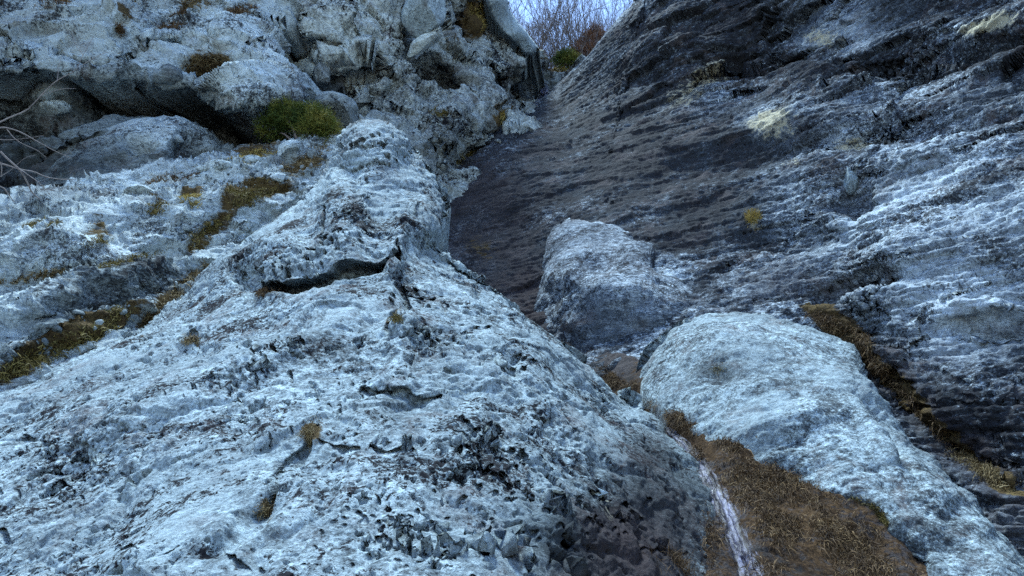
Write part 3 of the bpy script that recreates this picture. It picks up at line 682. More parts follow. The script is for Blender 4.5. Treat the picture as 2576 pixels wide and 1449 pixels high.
outcrop = mass('rock_outcrop', 'outcrop',
    bottom=[(-160, 1600), (800, 1600), (1880, 1600)], right=out_right, top=out_top, left=[(-160, 1600), (-160, 1036)],
    depth=out_depth, mat=M_PALE, step=2.6,
    rounds=[('top', 52, 0.75), ([(1590, 1005), (1560, 982), (1480, 912), (1400, 852), (1330, 802), (1260, 742), (1150, 672), (1088, 622), (1104, 570), (1126, 512), (1092, 440), (1044, 384)], 66, 0.85)],
    skirts=[('top', (0.1, 1.6, -1.4), 6), ('right', (-0.1, 1.4, -1.3), 6), ('bottom', (0, -0.5, -1.7), 6), ('left', (-3, -1.5, -0.3), 5)],
    layers=[lambda P, N_, U, V: 0.13 * fbm(P * 0.75, 3), out_blocks, out_fine,
            cracks([(crackA, 11, 0.34), ([(985, 640), (1000, 690), (1014, 740), (1020, 780), (985, 800), (968, 835)], 13, 0.20), ([(1020, 740), (1060, 742), (1092, 735)], 9, 0.12), ([(700, 1050), (790, 1060)], 2, 0.0),
                    ([(825, 540), (818, 590), (815, 640)], 8, 0.10), ([(905, 955), (950, 968), (1010, 975), (1060, 985), (1110, 975)], 9, 0.08), ([(795, 1065), (770, 1100), (748, 1130), (712, 1190), (690, 1240), (668, 1280), (640, 1300)], 14, 0.12),
                    ([(800, 1100), (850, 1112), (900, 1118)], 8, 0.06), ([(930, 1118), (980, 1135), (1040, 1132)], 8, 0.06), ([(1480, 1250), (1510, 1262), (1545, 1250)], 11, 0.12), ([(1600, 1380), (1680, 1390), (1740, 1380)], 8, 0.06),
                    ([(1055, 830), (1045, 870), (1035, 900)], 6, 0.07), ([(560, 1405), (590, 1430), (625, 1420)], 16, 0.10), ([(300, 1395), (330, 1375)], 9, 0.05), ([(420, 1420), (460, 1395)], 5, 0.03), ([(1140, 1050), (1180, 1090), (1190, 1160), (1230, 1200), (1270, 1230)], 8, 0.06),
                    ([(470, 860), (500, 850)], 10, 0.08), ([(40, 1090), (90, 1110), (130, 1130)], 9, 0.05), ([(845, 415), (900, 425), (980, 420)], 5, 0.06), ([(830, 370), (900, 385), (1000, 372)], 4, 0.04)]),
            holes([(1000, 1290, 90, 50, 0, 30, 5, 14), (930, 1255, 60, 30, 0, 10, 6, 13), (1230, 1110, 90, 60, 0, 26, 5, 13), (1285, 1160, 36, 60, 0, 14, 6, 15), (1220, 1200, 90, 16, -38, 14, 5, 11), (1150, 1370, 170, 60, 0, 60, 4, 12), (850, 1370, 120, 50, 0, 12, 4, 10), (600, 1420, 60, 20, 0, 6, 6, 13),
                   (1290, 915, 34, 28, 0, 12, 5, 12), (1055, 748, 50, 26, 0, 12, 5, 12), (1115, 845, 80, 34, 0, 34, 4, 10), (690, 900, 110, 40, 20, 20, 4, 9), (590, 960, 100, 40, 20, 18, 4, 9), (80, 1115, 90, 34, -20, 14, 5, 11), (330, 1390, 40, 20, 30, 8, 6, 12), (150, 1200, 120, 60, 0, 16, 4, 9), (1400, 1180, 90, 90, 0, 20, 4, 9),
                   (700, 690, 110, 40, 0, 26, 4, 9), (860, 640, 70, 30, 0, 18, 4, 8), (930, 380, 90, 40, 0, 18, 4, 9), (600, 640, 90, 40, 30, 14, 4, 9), (1300, 1300, 160, 90, 0, 40, 4, 10), (1500, 1330, 140, 90, 0, 30, 4, 10), (700, 1100, 500, 200, 20, 60, 3, 7), (900, 980, 120, 40, 0, 14, 4, 9), (20, 1345, 20, 8, 0, 2, 14, 18), (1190, 730, 90, 40, 0, 16, 3, 7)]),
            pits([(1120, 1260, 230, 160, 0, 0.62), (1100, 850, 90, 50, 0, 0.6), (620, 960, 130, 90, 0, 0.4), (1230, 1110, 120, 90, 0, 0.4), (1290, 915, 50, 40, 0, 0.5), (120, 1150, 190, 120, 0, 0.35), (1250, 1400, 260, 60, 0, 0.55), (1500, 1300, 160, 160, 0, 0.5), (780, 870, 110, 40, 0, 0.4),
                  (700, 680, 120, 40, 0, 0.5), (860, 630, 60, 60, 0, 0.3), (480, 1250, 260, 90, 30, -0.25), (1000, 1040, 80, 60, 0, -0.2), (860, 780, 120, 40, 0, -0.2)], 0.30, 8.0, 0.06, 0.30),
            pits([(1120, 1280, 260, 170, 0, 0.5), (700, 680, 150, 60, 0, 0.4), (1450, 1250, 200, 200, 0, 0.4), (930, 380, 120, 60, 0, 0.3)], 0.36, 22.0, 0.022, 0.27),
            lambda P, N_, U, V: 0.004 * fbm(P * 40, 2, 0.65)],
    tone=(0.63, [(1640, 1350, 200, 200, 0, -0.45), (1480, 1390, 170, 110, 0, -0.30), (1480, 1300, 80, 120, 0, -0.06), (1640, 1120, 60, 60, 0, -0.16), (200, 1100, 260, 60, 28, -0.06), (1100, 850, 80, 46, 0, -0.12), (1170, 1300, 160, 110, 0, -0.06), (1000, 1040, 70, 50, 0, -0.10), (820, 870, 90, 30, 0, -0.12), (100, 1300, 140, 70, 0, -0.1)]),
    moss=(-0.05, [(785, 1080, 30, 36, 30, 0.75), (690, 750, 50, 16, 0, 0.6), (1090, 840, 60, 34, 0, 0.42), (985, 812, 40, 14, 20, 0.6), (1280, 1150, 36, 60, 0, 0.3), (480, 858, 30, 14, 0, 0.6), (1290, 915, 26, 24, 0, 0.45), (670, 1275, 30, 26, 40, 0.6), (1700, 1400, 60, 60, 0, 0.4), (380, 830, 100, 10, 30, 0.4), (180, 910, 160, 8, 22, 0.4), (560, 1410, 30, 16, 0, 0.3)]),
    ochre=(0.0, [(1530, 1290, 30, 34, 0, 0.55), (60, 1280, 80, 26, 0, 0.3), (740, 790, 60, 20, 0, 0.2), (1120, 830, 60, 26, 0, 0.3)]),
    wet=(0.0, [(1620, 1350, 150, 150, 0, 0.4)]), stain=(0.0, [(1650, 1370, 150, 180, 0, 0.75), (1640, 1130, 70, 60, 0, 0.4), (1500, 1400, 150, 100, 0, 0.5)]))
tag(outcrop, 'large pale pitted limestone outcrop, split by a long joint and rising to a rounded knob', 'rock outcrop')

# --- rounded bulge high up in the gully
bulge = mass('rock_bulge', 'bulge',
    bottom=[(1330, 850), (1500, 960), (1660, 960), (1900, 880)], right=[(1900, 880), (1880, 760), (1850, 680)],
    top=[(1362, 690), (1368, 630), (1382, 590), (1412, 562), (1450, 547), (1510, 543), (1570, 556), (1620, 590), (1680, 640), (1750, 665), (1850, 680)], left=[(1330, 850), (1355, 770), (1362, 690)],
    depth=[(1362, 690, 11.6), (1400, 620, 11.35), (1460, 560, 11.95), (1560, 565, 11.75), (1500, 620, 10.85), (1640, 630, 10.7), (1700, 680, 10.15), (1560, 700, 9.4), (1440, 720, 9.8), (1400, 800, 9.75), (1340, 840, 10.4), (1520, 800, 9.1), (1700, 780, 9.0), (1620, 900, 8.9),
           (1780, 720, 9.9), (1850, 700, 10.4), (1780, 840, 9.1), (1890, 850, 9.2), (1500, 930, 8.9), (1660, 960, 8.6)],
    mat=M_WALL, step=Q, rounds=[([(1368, 630), (1382, 590), (1412, 562), (1450, 547), (1510, 543), (1570, 556), (1620, 590)], 30, 0.45)],
    skirts=[('top', (0, 1.6, -1.0), 5), ('left', (0, 1.4, -0.6), 5), ('right', (0.2, 1.2, -0.6), 4), ('bottom', (0, 0.4, -1.2), 4)],
    layers=[relief([(1510, 612, 40, 8, 0, -0.12), (1610, 640, 60, 26, 0, 0.10), (1420, 690, 50, 40, 0, 0.12), (1690, 660, 40, 26, 0, -0.25), (1560, 720, 90, 40, 0, 0.12), (1480, 665, 70, 16, 10, -0.15)]),
            lambda P, N_, U, V: 0.16 * fbm(P * 0.7, 3), lambda P, N_, U, V: 0.016 * ledges(P, BED_R, 3.5, 1.3, 0.2, 0.9) + crumbs(P, 4, 4, 0.2)],
    tone=(0.50, [(1490, 575, 100, 30, 0, 0.08), (1560, 900, 200, 40, 0, -0.08), (1690, 650, 50, 40, 0, -0.25), (1360, 800, 40, 80, 0, -0.10), (1850, 780, 90, 120, 0, -0.2), (1620, 720, 120, 30, 0, 0.12)]),
    moss=(0.0, [(1510, 612, 40, 10, 0, 0.6), (1700, 665, 30, 26, 0, 0.3)]), wet=(0.25, []))
tag(bulge, 'pale lumpy rock bulge stepping out of the dark wet slab in the gully', 'rock')

# --- the smooth hump between the two channels
hump = mass('boulder', 'hump',
    bottom=[(1602, 948), (1690, 1046), (1800, 1120), (1920, 1195), (2060, 1315), (2150, 1400), (2270, 1500), (2400, 1640)], right=[(2400, 1640), (2760, 1640)],
    top=[(1602, 948), (1622, 900), (1656, 860), (1700, 818), (1770, 793), (1860, 786), (1960, 795), (2060, 826), (2150, 872), (2182, 935), (2232, 1042), (2290, 1120), (2350, 1175), (2450, 1275), (2570, 1400), (2760, 1640)],
    left=[(1602, 948), (1602, 947)],
    depth=[(1670, 1050, 6.1), (1800, 1120, 5.3), (1920, 1195, 4.9), (2060, 1315, 4.35), (2150, 1400, 4.05), (2270, 1500, 3.7), (1700, 1003, 6.18), (1830, 1064, 5.4), (1950, 1132, 4.94), (2100, 1250, 4.4), (2200, 1332, 4.08), (2330, 1449, 3.72), (1580, 920, 7.5), (1650, 900, 7.2), (1760, 800, 7.7), (1900, 800, 7.6), (2100, 850, 7.3), (1800, 880, 6.5), (1950, 900, 6.3), (1800, 980, 5.85), (1900, 1000, 5.5), (2000, 1020, 5.3), (2120, 960, 5.75), (2180, 1040, 5.3), (2000, 1120, 4.95), (2150, 1150, 4.7), (2250, 1160, 4.75),
           (2300, 1300, 4.1), (2400, 1300, 4.2), (2280, 1390, 3.9), (2450, 1449, 3.65), (2576, 1449, 3.68), (2700, 1600, 3.2), (2480, 1580, 3.35)],
    mat=M_HUMP, step=2.6, rounds=[('top', 44, 0.6)],
    skirts=[('top', (0.1, 1.4, -1.2), 6), ('bottom', (0.0, 0.5, -1.2), 5), ('right', (0.6, -0.6, -1.6), 5)],
    layers=[relief([(2235, 1100, 110, 12, -56, -0.10), (2200, 1110, 110, 20, -56, 0.08), (1800, 930, 40, 26, 0, -0.08), (1990, 1060, 160, 30, 14, 0.06), (2190, 1300, 70, 26, -40, -0.12), (1900, 850, 200, 40, 0, 0.05), (2270, 1370, 60, 40, -40, -0.08)]),
            lambda P, N_, U, V: 0.09 * fbm(P * 0.9, 3),
            lambda P, N_, U, V: 0.014 * strata(P, bedding(-0.25, 0.1, 1), 1.8, 7, 4, 0.3) + 0.004 * ledges(P, bedding(-0.3, 0.1, 1), 11, 5, 0.2, 1.3) + crumbs(P, 3, 6, 0.15, (bedding(-0.3, 0.1, 1), (0.85, 0.85, 1.25))),
            pits([(2250, 1330, 160, 70, -40, 0.35)], 0.1, 15, 0.018, 0.34)],
    tone=(0.60, [(1800, 930, 60, 36, 0, -0.2), (1750, 960, 120, 60, 0, -0.06), (2160, 910, 40, 40, 0, -0.2), (2260, 1360, 130, 40, -42, -0.26), (2180, 1290, 70, 30, -40, -0.25), (2100, 1050, 160, 60, 0, 0.04), (2050, 1140, 160, 40, -20, -0.06), (1980, 960, 150, 50, 0, 0.05)]),
    moss=(-0.1, [(2185, 1290, 66, 24, -42, 0.95), (1800, 930, 30, 18, 0, 0.5), (2240, 1350, 36, 20, -40, 0.7), (1900, 1100, 200, 8, -34, 0.5)]), wet=(0.05, []))
tag(hump, 'big smooth pale whaleback boulder lying between two brown channels', 'boulder')

# --- ground under everything, out to the horizon
def ground_height(x, y):
    r = np.hypot(x, y)
    h = -0.35 + 0.25 * np.clip(y, -4, 3) * 0.3
    up = 18.4 + 0.55 * np.clip(y - 24, 0, 60) + 0.02 * np.clip(y - 84, 0, 4000)
    w = sstep(20, 23.5, y) * sstep(-40, -5, x + 14) 
    return h * (1 - w) + up * w
gx = np.concatenate([[-4000, -1500, -500, -200, -100], np.linspace(-60, 60, 121), [100, 200, 500, 1500, 4000]])
gy = np.concatenate([[-4000, -1500, -500, -200, -80], np.linspace(-30, 90, 141), [140, 300, 800, 2000, 5000]])
GX, GY = np.meshgrid(gx, gy)
GP = np.stack([GX, GY, ground_height(GX, GY)], -1)
GP[..., 2] += 0.25 * fbm(GP * 0.3, 3) * (np.abs(GX) < 70) - 0.2
m_ground, t, b, _ = nodes_of('soil')
N = NT(t)
b.inputs['Roughness'].default_value = 0.95
t.links.new(N.ramp(N.noise(N.coords(), 3.0, 8, 0.7), [(0.3, (0.05, 0.035, 0.022)), (0.55, (0.13, 0.09, 0.055)), (0.75, (0.2, 0.16, 0.1))]), b.inputs['Base Color'])
ground = grid_mesh('ground', GP, {}, m_ground, np.zeros(3))
tag(ground, kind='structure')

# ------------------------------------------------------------------ small builders
def raw_mesh(name, V, Fc, mat, origin=(0, 0, 0), parent=None, smooth=True, attrs=None):
    me = bpy.data.meshes.new(name)
    V = np.asarray(V, F) - np.asarray(origin, F)
    Fc = np.asarray(Fc, np.int32); k = Fc.shape[1]
    me.vertices.add(len(V)); me.loops.add(Fc.size); me.polygons.add(len(Fc))
    me.vertices.foreach_set('co', np.ascontiguousarray(V).reshape(-1))
    me.loops.foreach_set('vertex_index', np.ascontiguousarray(Fc).reshape(-1))
    me.polygons.foreach_set('loop_start', np.arange(0, Fc.size, k, dtype=np.int32))
    me.polygons.foreach_set('use_smooth', np.full(len(Fc), smooth))
    for n, v in (attrs or {}).items():
        a = me.attributes.new(n, 'FLOAT', 'POINT'); a.data.foreach_set('value', np.asarray(v, F))
    me.update(calc_edges=True)
    me.materials.append(mat)
    o = bpy.data.objects.new(name, me)
    COL.objects.link(o)
    if parent is None: o.location = origin
    else: o.parent = parent
    return o

def empty(name, loc):
    o = bpy.data.objects.new(name, None)
    o.location = loc; o.empty_display_size = 0.1
    COL.objects.link(o)
    return o

def surf(u, v, keys=None, r=7):
    """Nearest rock face seen at a survey position: point, normal, distance."""
    best = None
    for k in (keys or MASS):
        m = MASS[k]
        w = np.hypot(m['U'] - u, m['V'] - v)
        s = np.where(w < r)
        if len(s[0]) == 0: continue
        i = np.argmin(m['D'][s])
        d = m['D'][s][i]
        if best is None or d < best[2]: best = (m['P'][s].mean(0), m['N'][s].mean(0), d)
    return best

class Tubes:
    def __init__(self, sides=5): self.V = []; self.Fc = []; self.n = 0; self.s = sides
    def add(self, pts, rad):
        p = np.asarray(pts, float); rad = np.broadcast_to(np.asarray(rad, float), (len(p),))
        k = self.s
        tan = np.gradient(p, axis=0); tan /= np.linalg.norm(tan, axis=1)[:, None] + 1e-9
        ref = np.where(np.abs(tan[:, 2:3]) > 0.9, [[1.0, 0, 0]], [[0, 0, 1.0]])
        a = np.cross(tan, ref); a /= np.linalg.norm(a, axis=1)[:, None] + 1e-9
        b_ = np.cross(tan, a)
        an = np.arange(k) * 2 * np.pi / k
        ring = p[:, None] + rad[:, None, None] * (np.cos(an)[None, :, None] * a[:, None] + np.sin(an)[None, :, None] * b_[:, None])
        self.V.append(ring.reshape(-1, 3))
        i = np.arange(len(p) - 1)[:, None] * k; j = np.arange(k)[None]; j2 = (j + 1) % k
        q = np.stack([i + j, i + j2, i + k + j2, i + k + j], -1).reshape(-1, 4) + self.n
        self.Fc.append(q); self.n += len(p) * k
    def build(self, name, mat, origin, parent=None):
        return raw_mesh(name, np.vstack(self.V), np.vstack(self.Fc), mat, origin, parent)

def leaf_material(name, stops, scale=9.0, rough=0.8, trans=0.25):
    m, t, b, o = nodes_of(name)
    N = NT(t)
    c = N.coords()
    x = N.math('ADD', N.math('MULTIPLY', N.noise(c, scale, 3, 0.6), 0.6), N.math('MULTIPLY', N.attr('tint'), 0.4))
    t.links.new(N.ramp(x, stops), b.inputs['Base Color'])
    b.inputs['Roughness'].default_value = rough
    b.inputs['Specular IOR Level'].default_value = 0.2
    return m

G_DRY = leaf_material('dry_grass', [(0.25, (0.05, 0.032, 0.015)), (0.45, (0.13, 0.088, 0.038)), (0.6, (0.23, 0.165, 0.075)), (0.8, (0.40, 0.31, 0.16))])
G_OLIVE = leaf_material('olive_moss_grass', [(0.25, (0.035, 0.026, 0.008)), (0.45, (0.11, 0.082, 0.022)), (0.6, (0.19, 0.145, 0.04)), (0.8, (0.29, 0.22, 0.08))])
G_RUST = leaf_material('rusty_grass', [(0.25, (0.022, 0.013, 0.008)), (0.45, (0.065, 0.038, 0.019)), (0.6, (0.14, 0.082, 0.036)), (0.8, (0.32, 0.21, 0.10))])
G_GOLD = leaf_material('golden_grass', [(0.25, (0.13, 0.085, 0.02)), (0.5, (0.34, 0.24, 0.06)), (0.8, (0.52, 0.42, 0.16))])
G_GREEN = leaf_material('juniper_green', [(0.2, (0.012, 0.028, 0.006)), (0.40, (0.05, 0.075, 0.012)), (0.55, (0.13, 0.135, 0.022)), (0.75, (0.28, 0.23, 0.055))], 3.0)
G_BROWN = leaf_material('dead_brown_sprays', [(0.2, (0.06, 0.028, 0.016)), (0.5, (0.17, 0.085, 0.05)), (0.8, (0.27, 0.15, 0.09))], 4.0)

def blade_mesh(P0, D0, L, W, droop, rng):
    """Grass blades as bent tapering strips."""
    n = len(P0)
    side = np.cross(D0, rng.normal(size=(n, 3))); side /= np.linalg.norm(side, axis=1)[:, None] + 1e-9
    t = np.array([0, 0.35, 0.7, 1.0])
    V = np.zeros((n, 7, 3))
    for k, tt in enumerate(t):
        c = P0 + D0 * (L * tt)[:, None] + np.array([0, 0, -1.0]) * (droop * L * tt * tt)[:, None]
        if k < 3:
            w = (W * (1 - 0.8 * tt) * 0.5)[:, None] * side
            V[:, 2 * k] = c - w; V[:, 2 * k + 1] = c + w
        else: V[:, 6] = c
    base = np.arange(n)[:, None] * 7
    tri = np.array([[0, 1, 3], [0, 3, 2], [2, 3, 5], [2, 5, 4], [4, 5, 6]])
    Fc = (base[:, :, None] + tri[None]).reshape(-1, 3)
    return V.reshape(-1, 3), Fc, np.repeat(rng.rand(n), 7)

def grass(name, label, cat, key, spots, n, length, width, mat, group=None, up=0.6, spread=0.5, droop=0.35, seed=1, kind=None):
    """A clump or strip of blades rooted on one rock body; spots are ellipses (u, v, ru, rv, angle)."""
    rng = np.random.RandomState(seed)
    m = MASS[key]
    w = np.zeros(m['U'].shape, F)
    for (u, v, ru, rv, ang) in spots:
        a = math.radians(ang); c, s = math.cos(a), math.sin(a)
        x = ((m['U'] - u) * c - (m['V'] - v) * s) / ru; y = ((m['U'] - u) * s + (m['V'] - v) * c) / rv
        w = np.maximum(w, np.clip(1.15 - (x * x + y * y), 0, 1))
    i = np.where(w.reshape(-1) > 0.02)[0]
    if len(i) == 0: return None
    wi = w.reshape(-1)[i]; dm = m['D'].reshape(-1)[i]; core = np.median(dm[wi > 0.6 * wi.max()])
    if len(spots) == 1: i = i[np.abs(dm - core) < 0.035 * core]
    P = m['P'].reshape(-1, 3)[i]; Nn = m['N'].reshape(-1, 3)[i]; D = m['D'].reshape(-1)[i]
    pr = w.reshape(-1)[i] * np.clip(0.45 + 1.6 * fbm(P * 3.0, 2), 0.02, 1.5) * D ** 2
    j = rng.choice(len(i), n, p=pr / pr.sum())
    p0 = P[j] + rng.normal(size=(n, 3)) * 0.012 - Nn[j] * 0.006
    d = Nn[j] * (1 - up) + np.array([0, 0, up]) + rng.normal(size=(n, 3)) * spread
    d /= np.linalg.norm(d, axis=1)[:, None]
    L = length * (0.45 + 0.9 * rng.rand(n)); W = width * (0.7 + 0.6 * rng.rand(n))
    V, Fc, tint = blade_mesh(p0, d, L, W, droop * (0.4 + 1.2 * rng.rand(n)), rng)
    org = p0.mean(0); org[2] = p0[:, 2].min()
    o = raw_mesh(name, V, Fc, mat, org, attrs={'tint': tint}, smooth=False)
    return tag(o, label, cat, group, kind)

from mathutils import Matrix, Euler
import bmesh
_bm = bmesh.new(); bmesh.ops.create_icosphere(_bm, subdivisions=5, radius=1.0)
ICO5 = (np.array([v.co[:] for v in _bm.verts]), np.array([[v.index for v in f.verts] for f in _bm.faces])); _bm.free()
_bm = bmesh.new(); bmesh.ops.create_icosphere(_bm, subdivisions=2, radius=1.0)
ICO2 = (np.array([v.co[:] for v in _bm.verts]), np.array([[v.index for v in f.verts] for f in _bm.faces])); _bm.free()

def stone_shape(size, rot, seed, ico, cuts=9, rough=0.05):
    rng = np.random.RandomState(seed)
    v = ico[0].copy()
    for _ in range(cuts):                           # broken faces
        n = rng.normal(size=3); n /= np.linalg.norm(n)
        h = 0.55 + 0.35 * rng.rand()
        d = np.clip(v @ n - h, 0, None)
        v = v - 0.92 * d[:, None] * n
    v = v * (1 + rough * 2.0 * fbm(v * 1.4 + seed, 2) + rough * fbm(v * 5 + seed, 3))[:, None]
    R = np.array(Euler([math.radians(a) for a in rot]).to_matrix())
    return (v * np.asarray(size)) @ R.T

def stone(name, label, cat, pos, size, rot, seed, mat, tone=0.75, moss=0.0, group=None):
    v = stone_shape(size, rot, seed, ICO5)
    one = np.ones(len(v))
    o = raw_mesh(name, v + np.asarray(pos), ICO5[1], mat, np.asarray(pos) - [0, 0, size[2] * 0.7],
                 attrs={'tone': one * tone, 'moss': one * moss, 'ochre': one * 0, 'wet': one * 0, 'stain': one * 0})
    return tag(o, label, cat, group)

# ------------------------------------------------------------------ loose rocks
cave_boulder = mass('boulder', 'cave_boulder',
    bottom=[(90, 470), (250, 462), (400, 440), (600, 432)], right=[(600, 432), (588, 400), (574, 372)],
    top=[(90, 372), (150, 345), (230, 322), (320, 308), (405, 299), (450, 304), (500, 318), (545, 340), (574, 372)], left=[(90, 470), (80, 420), (90, 372)],
    depth=[(90, 400, 12.3), (200, 340, 12.2), (300, 318, 12.2), (410, 305, 12.4), (540, 345, 12.6), (300, 360, 11.6), (430, 340, 11.7), (440, 390, 11.75), (460, 380, 12.1), (540, 390, 12.2), (300, 420, 11.4), (500, 430, 12.0), (180, 440, 11.2)],
    mat=M_LEFT, step=Q, rounds=[('top', 26, 0.6), ('right', 20, 0.4)], skirts=[('top', (0, 1.4, -0.6), 4), ('right', (0, 1.2, -0.4), 4), ('left', (-0.3, 1, -0.3), 3), ('bottom', (0, 0, -1), 3)],
    layers=[relief([(345, 362, 36, 12, 0, -0.25), (520, 385, 60, 34, 0, -0.3), (390, 320, 100, 18, 4, 0.1)]), lambda P, N_, U, V: 0.10 * fbm(P * 1.2, 3) + 0.04 * ledges(P, BED_L, 4.0, 1.4, 0.15, 0.8) + 0.012 * fbm(P * 8, 4)],
    tone=(0.52, [(400, 335, 150, 32, -6, 0.26), (250, 400, 140, 34, 0, -0.12), (510, 395, 60, 36, 0, -0.3), (150, 430, 120, 30, 0, -0.2), (460, 312, 100, 10, -12, 0.25)]), moss=(0.05, [(345, 365, 30, 10, 0, 0.5), (300, 445, 250, 14, 0, 0.4)]))
tag(cave_boulder, 'broad pale-topped boulder with a dark broken face in the mouth of the cave', 'boulder')

slab = mass('leaning_slab', 'slab',
    bottom=[(1302, 118), (1318, 140), (1338, 142)], right=[(1338, 142), (1355, 122), (1325, 82), (1296, 44), (1276, 0), (1262, -70)],
    top=[(1208, -70), (1235, -74), (1262, -70)], left=[(1302, 118), (1262, 82), (1238, 50), (1224, 10), (1208, -70)],
    depth=[(1210, -60, 19.6), (1260, -60, 19.9), (1230, 30, 19.8), (1290, 40, 20.6), (1270, 80, 20.4), (1320, 110, 21.2), (1338, 135, 21.5), (1252, 0, 19.7), (1300, 85, 20.6)],
    mat=M_HUMP, step=2.0, rounds=[('right', 14, 0.5), ('left', 10, 0.4), ('bottom', 12, 0.4)], skirts=[('right', (0.2, 1.5, -0.2), 4), ('left', (0, 1.2, 0), 4), ('bottom', (0, 1, 0), 3)],
    layers=[lambda P, N_, U, V: 0.10 * fbm(P * 0.9, 3) + 0.025 * fbm(P * 6, 3)], tone=(0.70, [(1300, 90, 60, 40, 0, 0.06)]), ochre=(0.0, [(1230, 10, 14, 60, 0, 0.3)]))
tag(slab, 'smooth blue-grey slab leaning down the cliff edge beside the bare thicket', 'rock slab')

def st(u, v, d): return at(u, v, d)
stone('boulder', 'smooth blue-grey block jammed in the top of the back cliff', 'boulder', st(1066, 30, 16.9), (0.50, 0.5, 0.62), (0, 18, 0), 21, M_HUMP, 0.72)
stone('rock_rib', 'narrow cream-white rib of rock slanting below the jammed block', 'rock', st(1068, 108, 16.9), (0.15, 0.3, 0.62), (0, 46, 0), 5, M_BACK, 0.95)
stone('boulder', 'rounded lichen-grey boulder behind the juniper bush', 'boulder', st(842, 282, 14.1), (0.44, 0.5, 0.36), (0, 15, 30), 9, M_LEFT, 0.66)
stone('boulder', 'small round stone wedged in the dark alcove of the back cliff', 'boulder', st(812, 192, 15.6), (0.20, 0.25, 0.30), (0, 0, 0), 14, M_BACK, 0.5)
def rest(u, v, lift, size, rot, seed, label, tone=0.85, mat=None):
    p, n, d = surf(u, v)
    stone('stone', label, 'stone', p + np.array([0, 0, lift]), size, rot, seed, mat or M_LEFT, tone)
rest(722, 384, 0.02, (0.24, 0.16, 0.12), (10, -38, 10), 31, 'pale wedge-shaped stone tipped up below the juniper bush', 0.95)
rest(352, 488, 0.02, (0.21, 0.2, 0.09), (0, -8, 20), 32, 'pale flat stone lying on the left terrace by a mossy crack', 0.95)
rest(545, 432, 0.02, (0.30, 0.25, 0.10), (0, -6, 0), 33, 'long whitish stone on the terrace above the largest moss cushion', 0.92)
rest(640, 420, 0.02, (0.20, 0.2, 0.09), (0, 12, 60), 34, 'small whitish stone among grass at the cave floor edge', 0.9)
rest(790, 395, 0.02, (0.12, 0.12, 0.09), (20, 30, 0), 35, 'fist-sized brownish stone on the slope under the bush', 0.6)
rest(700, 455, 0.02, (0.13, 0.12, 0.09), (20, -30, 40), 36, 'angular pale stone beside the outcrop knob', 0.85)
rest(445, 350, 0.0, (0.12, 0.1, 0.07), (0, 0, 40), 37, 'small pale stone on top of the cave boulder', 0.8)
rest(140, 272, 0.0, (0.26, 0.22, 0.13), (0, -8, 0), 38, 'pale block bedded in the dark wall left of the cave', 0.85)
rest(2140, 455, 0.0, (0.10, 0.14, 0.20), (8, 0, 0), 39, 'smooth blue-grey tongue of rock hanging in a hollow of the right wall', 0.6, M_HUMP)
rest(1500, 1240, 0.0, (0.06, 0.05, 0.035), (0, 10, 0), 40, 'knuckle of pale rock over the yellow stain low on the outcrop', 0.9, M_PALE)

def scree(name, label, key, spots, n, smin, smax, seed, mat, tone):
    rng = np.random.RandomState(seed)
    m = MASS[key]; w = np.zeros(m['U'].shape, F)
    for (u, v, ru, rv, ang) in spots:
        a = math.radians(ang); c, s = math.cos(a), math.sin(a)
        x = ((m['U'] - u) * c - (m['V'] - v) * s) / ru; y = ((m['U'] - u) * s + (m['V'] - v) * c) / rv
        w = np.maximum(w, np.clip(1.1 - (x * x + y * y), 0, 1))
    i = np.where(w.reshape(-1) > 0.02)[0]
    pr = w.reshape(-1)[i]; j = rng.choice(i, n, p=pr / pr.sum())
    Vs, Fs, tn = [], [], []
    for k in range(n):
        s = smin + (smax - smin) * rng.rand() ** 2.5
        v = stone_shape((s, s * (0.6 + 0.4 * rng.rand()), s * (0.4 + 0.35 * rng.rand())), rng.rand(3) * 360, seed + k, ICO2, 5, 0.04) + m['P'].reshape(-1, 3)[j[k]] + [0, 0, 0.2 * s]
        Vs.append(v); Fs.append(ICO2[1] + k * len(v)); tn.append(np.full(len(v), tone + 0.35 * (rng.rand() - 0.5)))
    tn = np.concatenate(tn); z = np.zeros(len(tn))
    o = raw_mesh(name, np.vstack(Vs), np.vstack(Fs), mat, smooth=False, attrs={'tone': tn, 'moss': z, 'ochre': z, 'wet': z, 'stain': z})
    return tag(o, label, 'scree', kind='stuff')
scree('scree', 'loose broken stones lying in the dark hollow and grass of the left terrace', 'terrace',
      [(330, 745, 170, 40, 20), (150, 860, 170, 30, 24), (740, 430, 110, 60, 20), (560, 450, 160, 40, 8), (480, 600, 90, 40, 40)], 380, 0.015, 0.06, 61, M_LEFT, 0.55)

# ------------------------------------------------------------------ water
m_water, t, b, o_ = nodes_of('stream_water')
N = NT(t)
cx = t.nodes.new('ShaderNodeCombineXYZ')
t.links.new(N.attr('across'), cx.inputs[0]); t.links.new(N.attr('along'), cx.inputs[1])
c = cx.outputs[0]
n1 = N.noise(N.scaled(c, (7, 1.3, 1)), 2.2, 6, 0.75, 0.6)
n2 = N.noise(N.scaled(c, (4, 1.6, 1)), 9, 5, 0.75, 0.3)
x = N.math('ADD', n1, N.math('MULTIPLY', N.math('SUBTRACT', n2, 0.5), 0.45))
foam = N.map(x, 0.42, 0.74)
t.links.new(N.mix(foam, (0.12, 0.11, 0.15), (0.33, 0.33, 0.47)), b.inputs['Base Color'])
b.inputs['Roughness'].default_value = 0.5
t.links.new(N.math('SUBTRACT', 0.85, N.math('MULTIPLY', foam, 0.75)), b.inputs['Transmission Weight'])
b.inputs['IOR'].default_value = 1.33
edge = N.math('MULTIPLY', N.attr('edge'), 1.6)
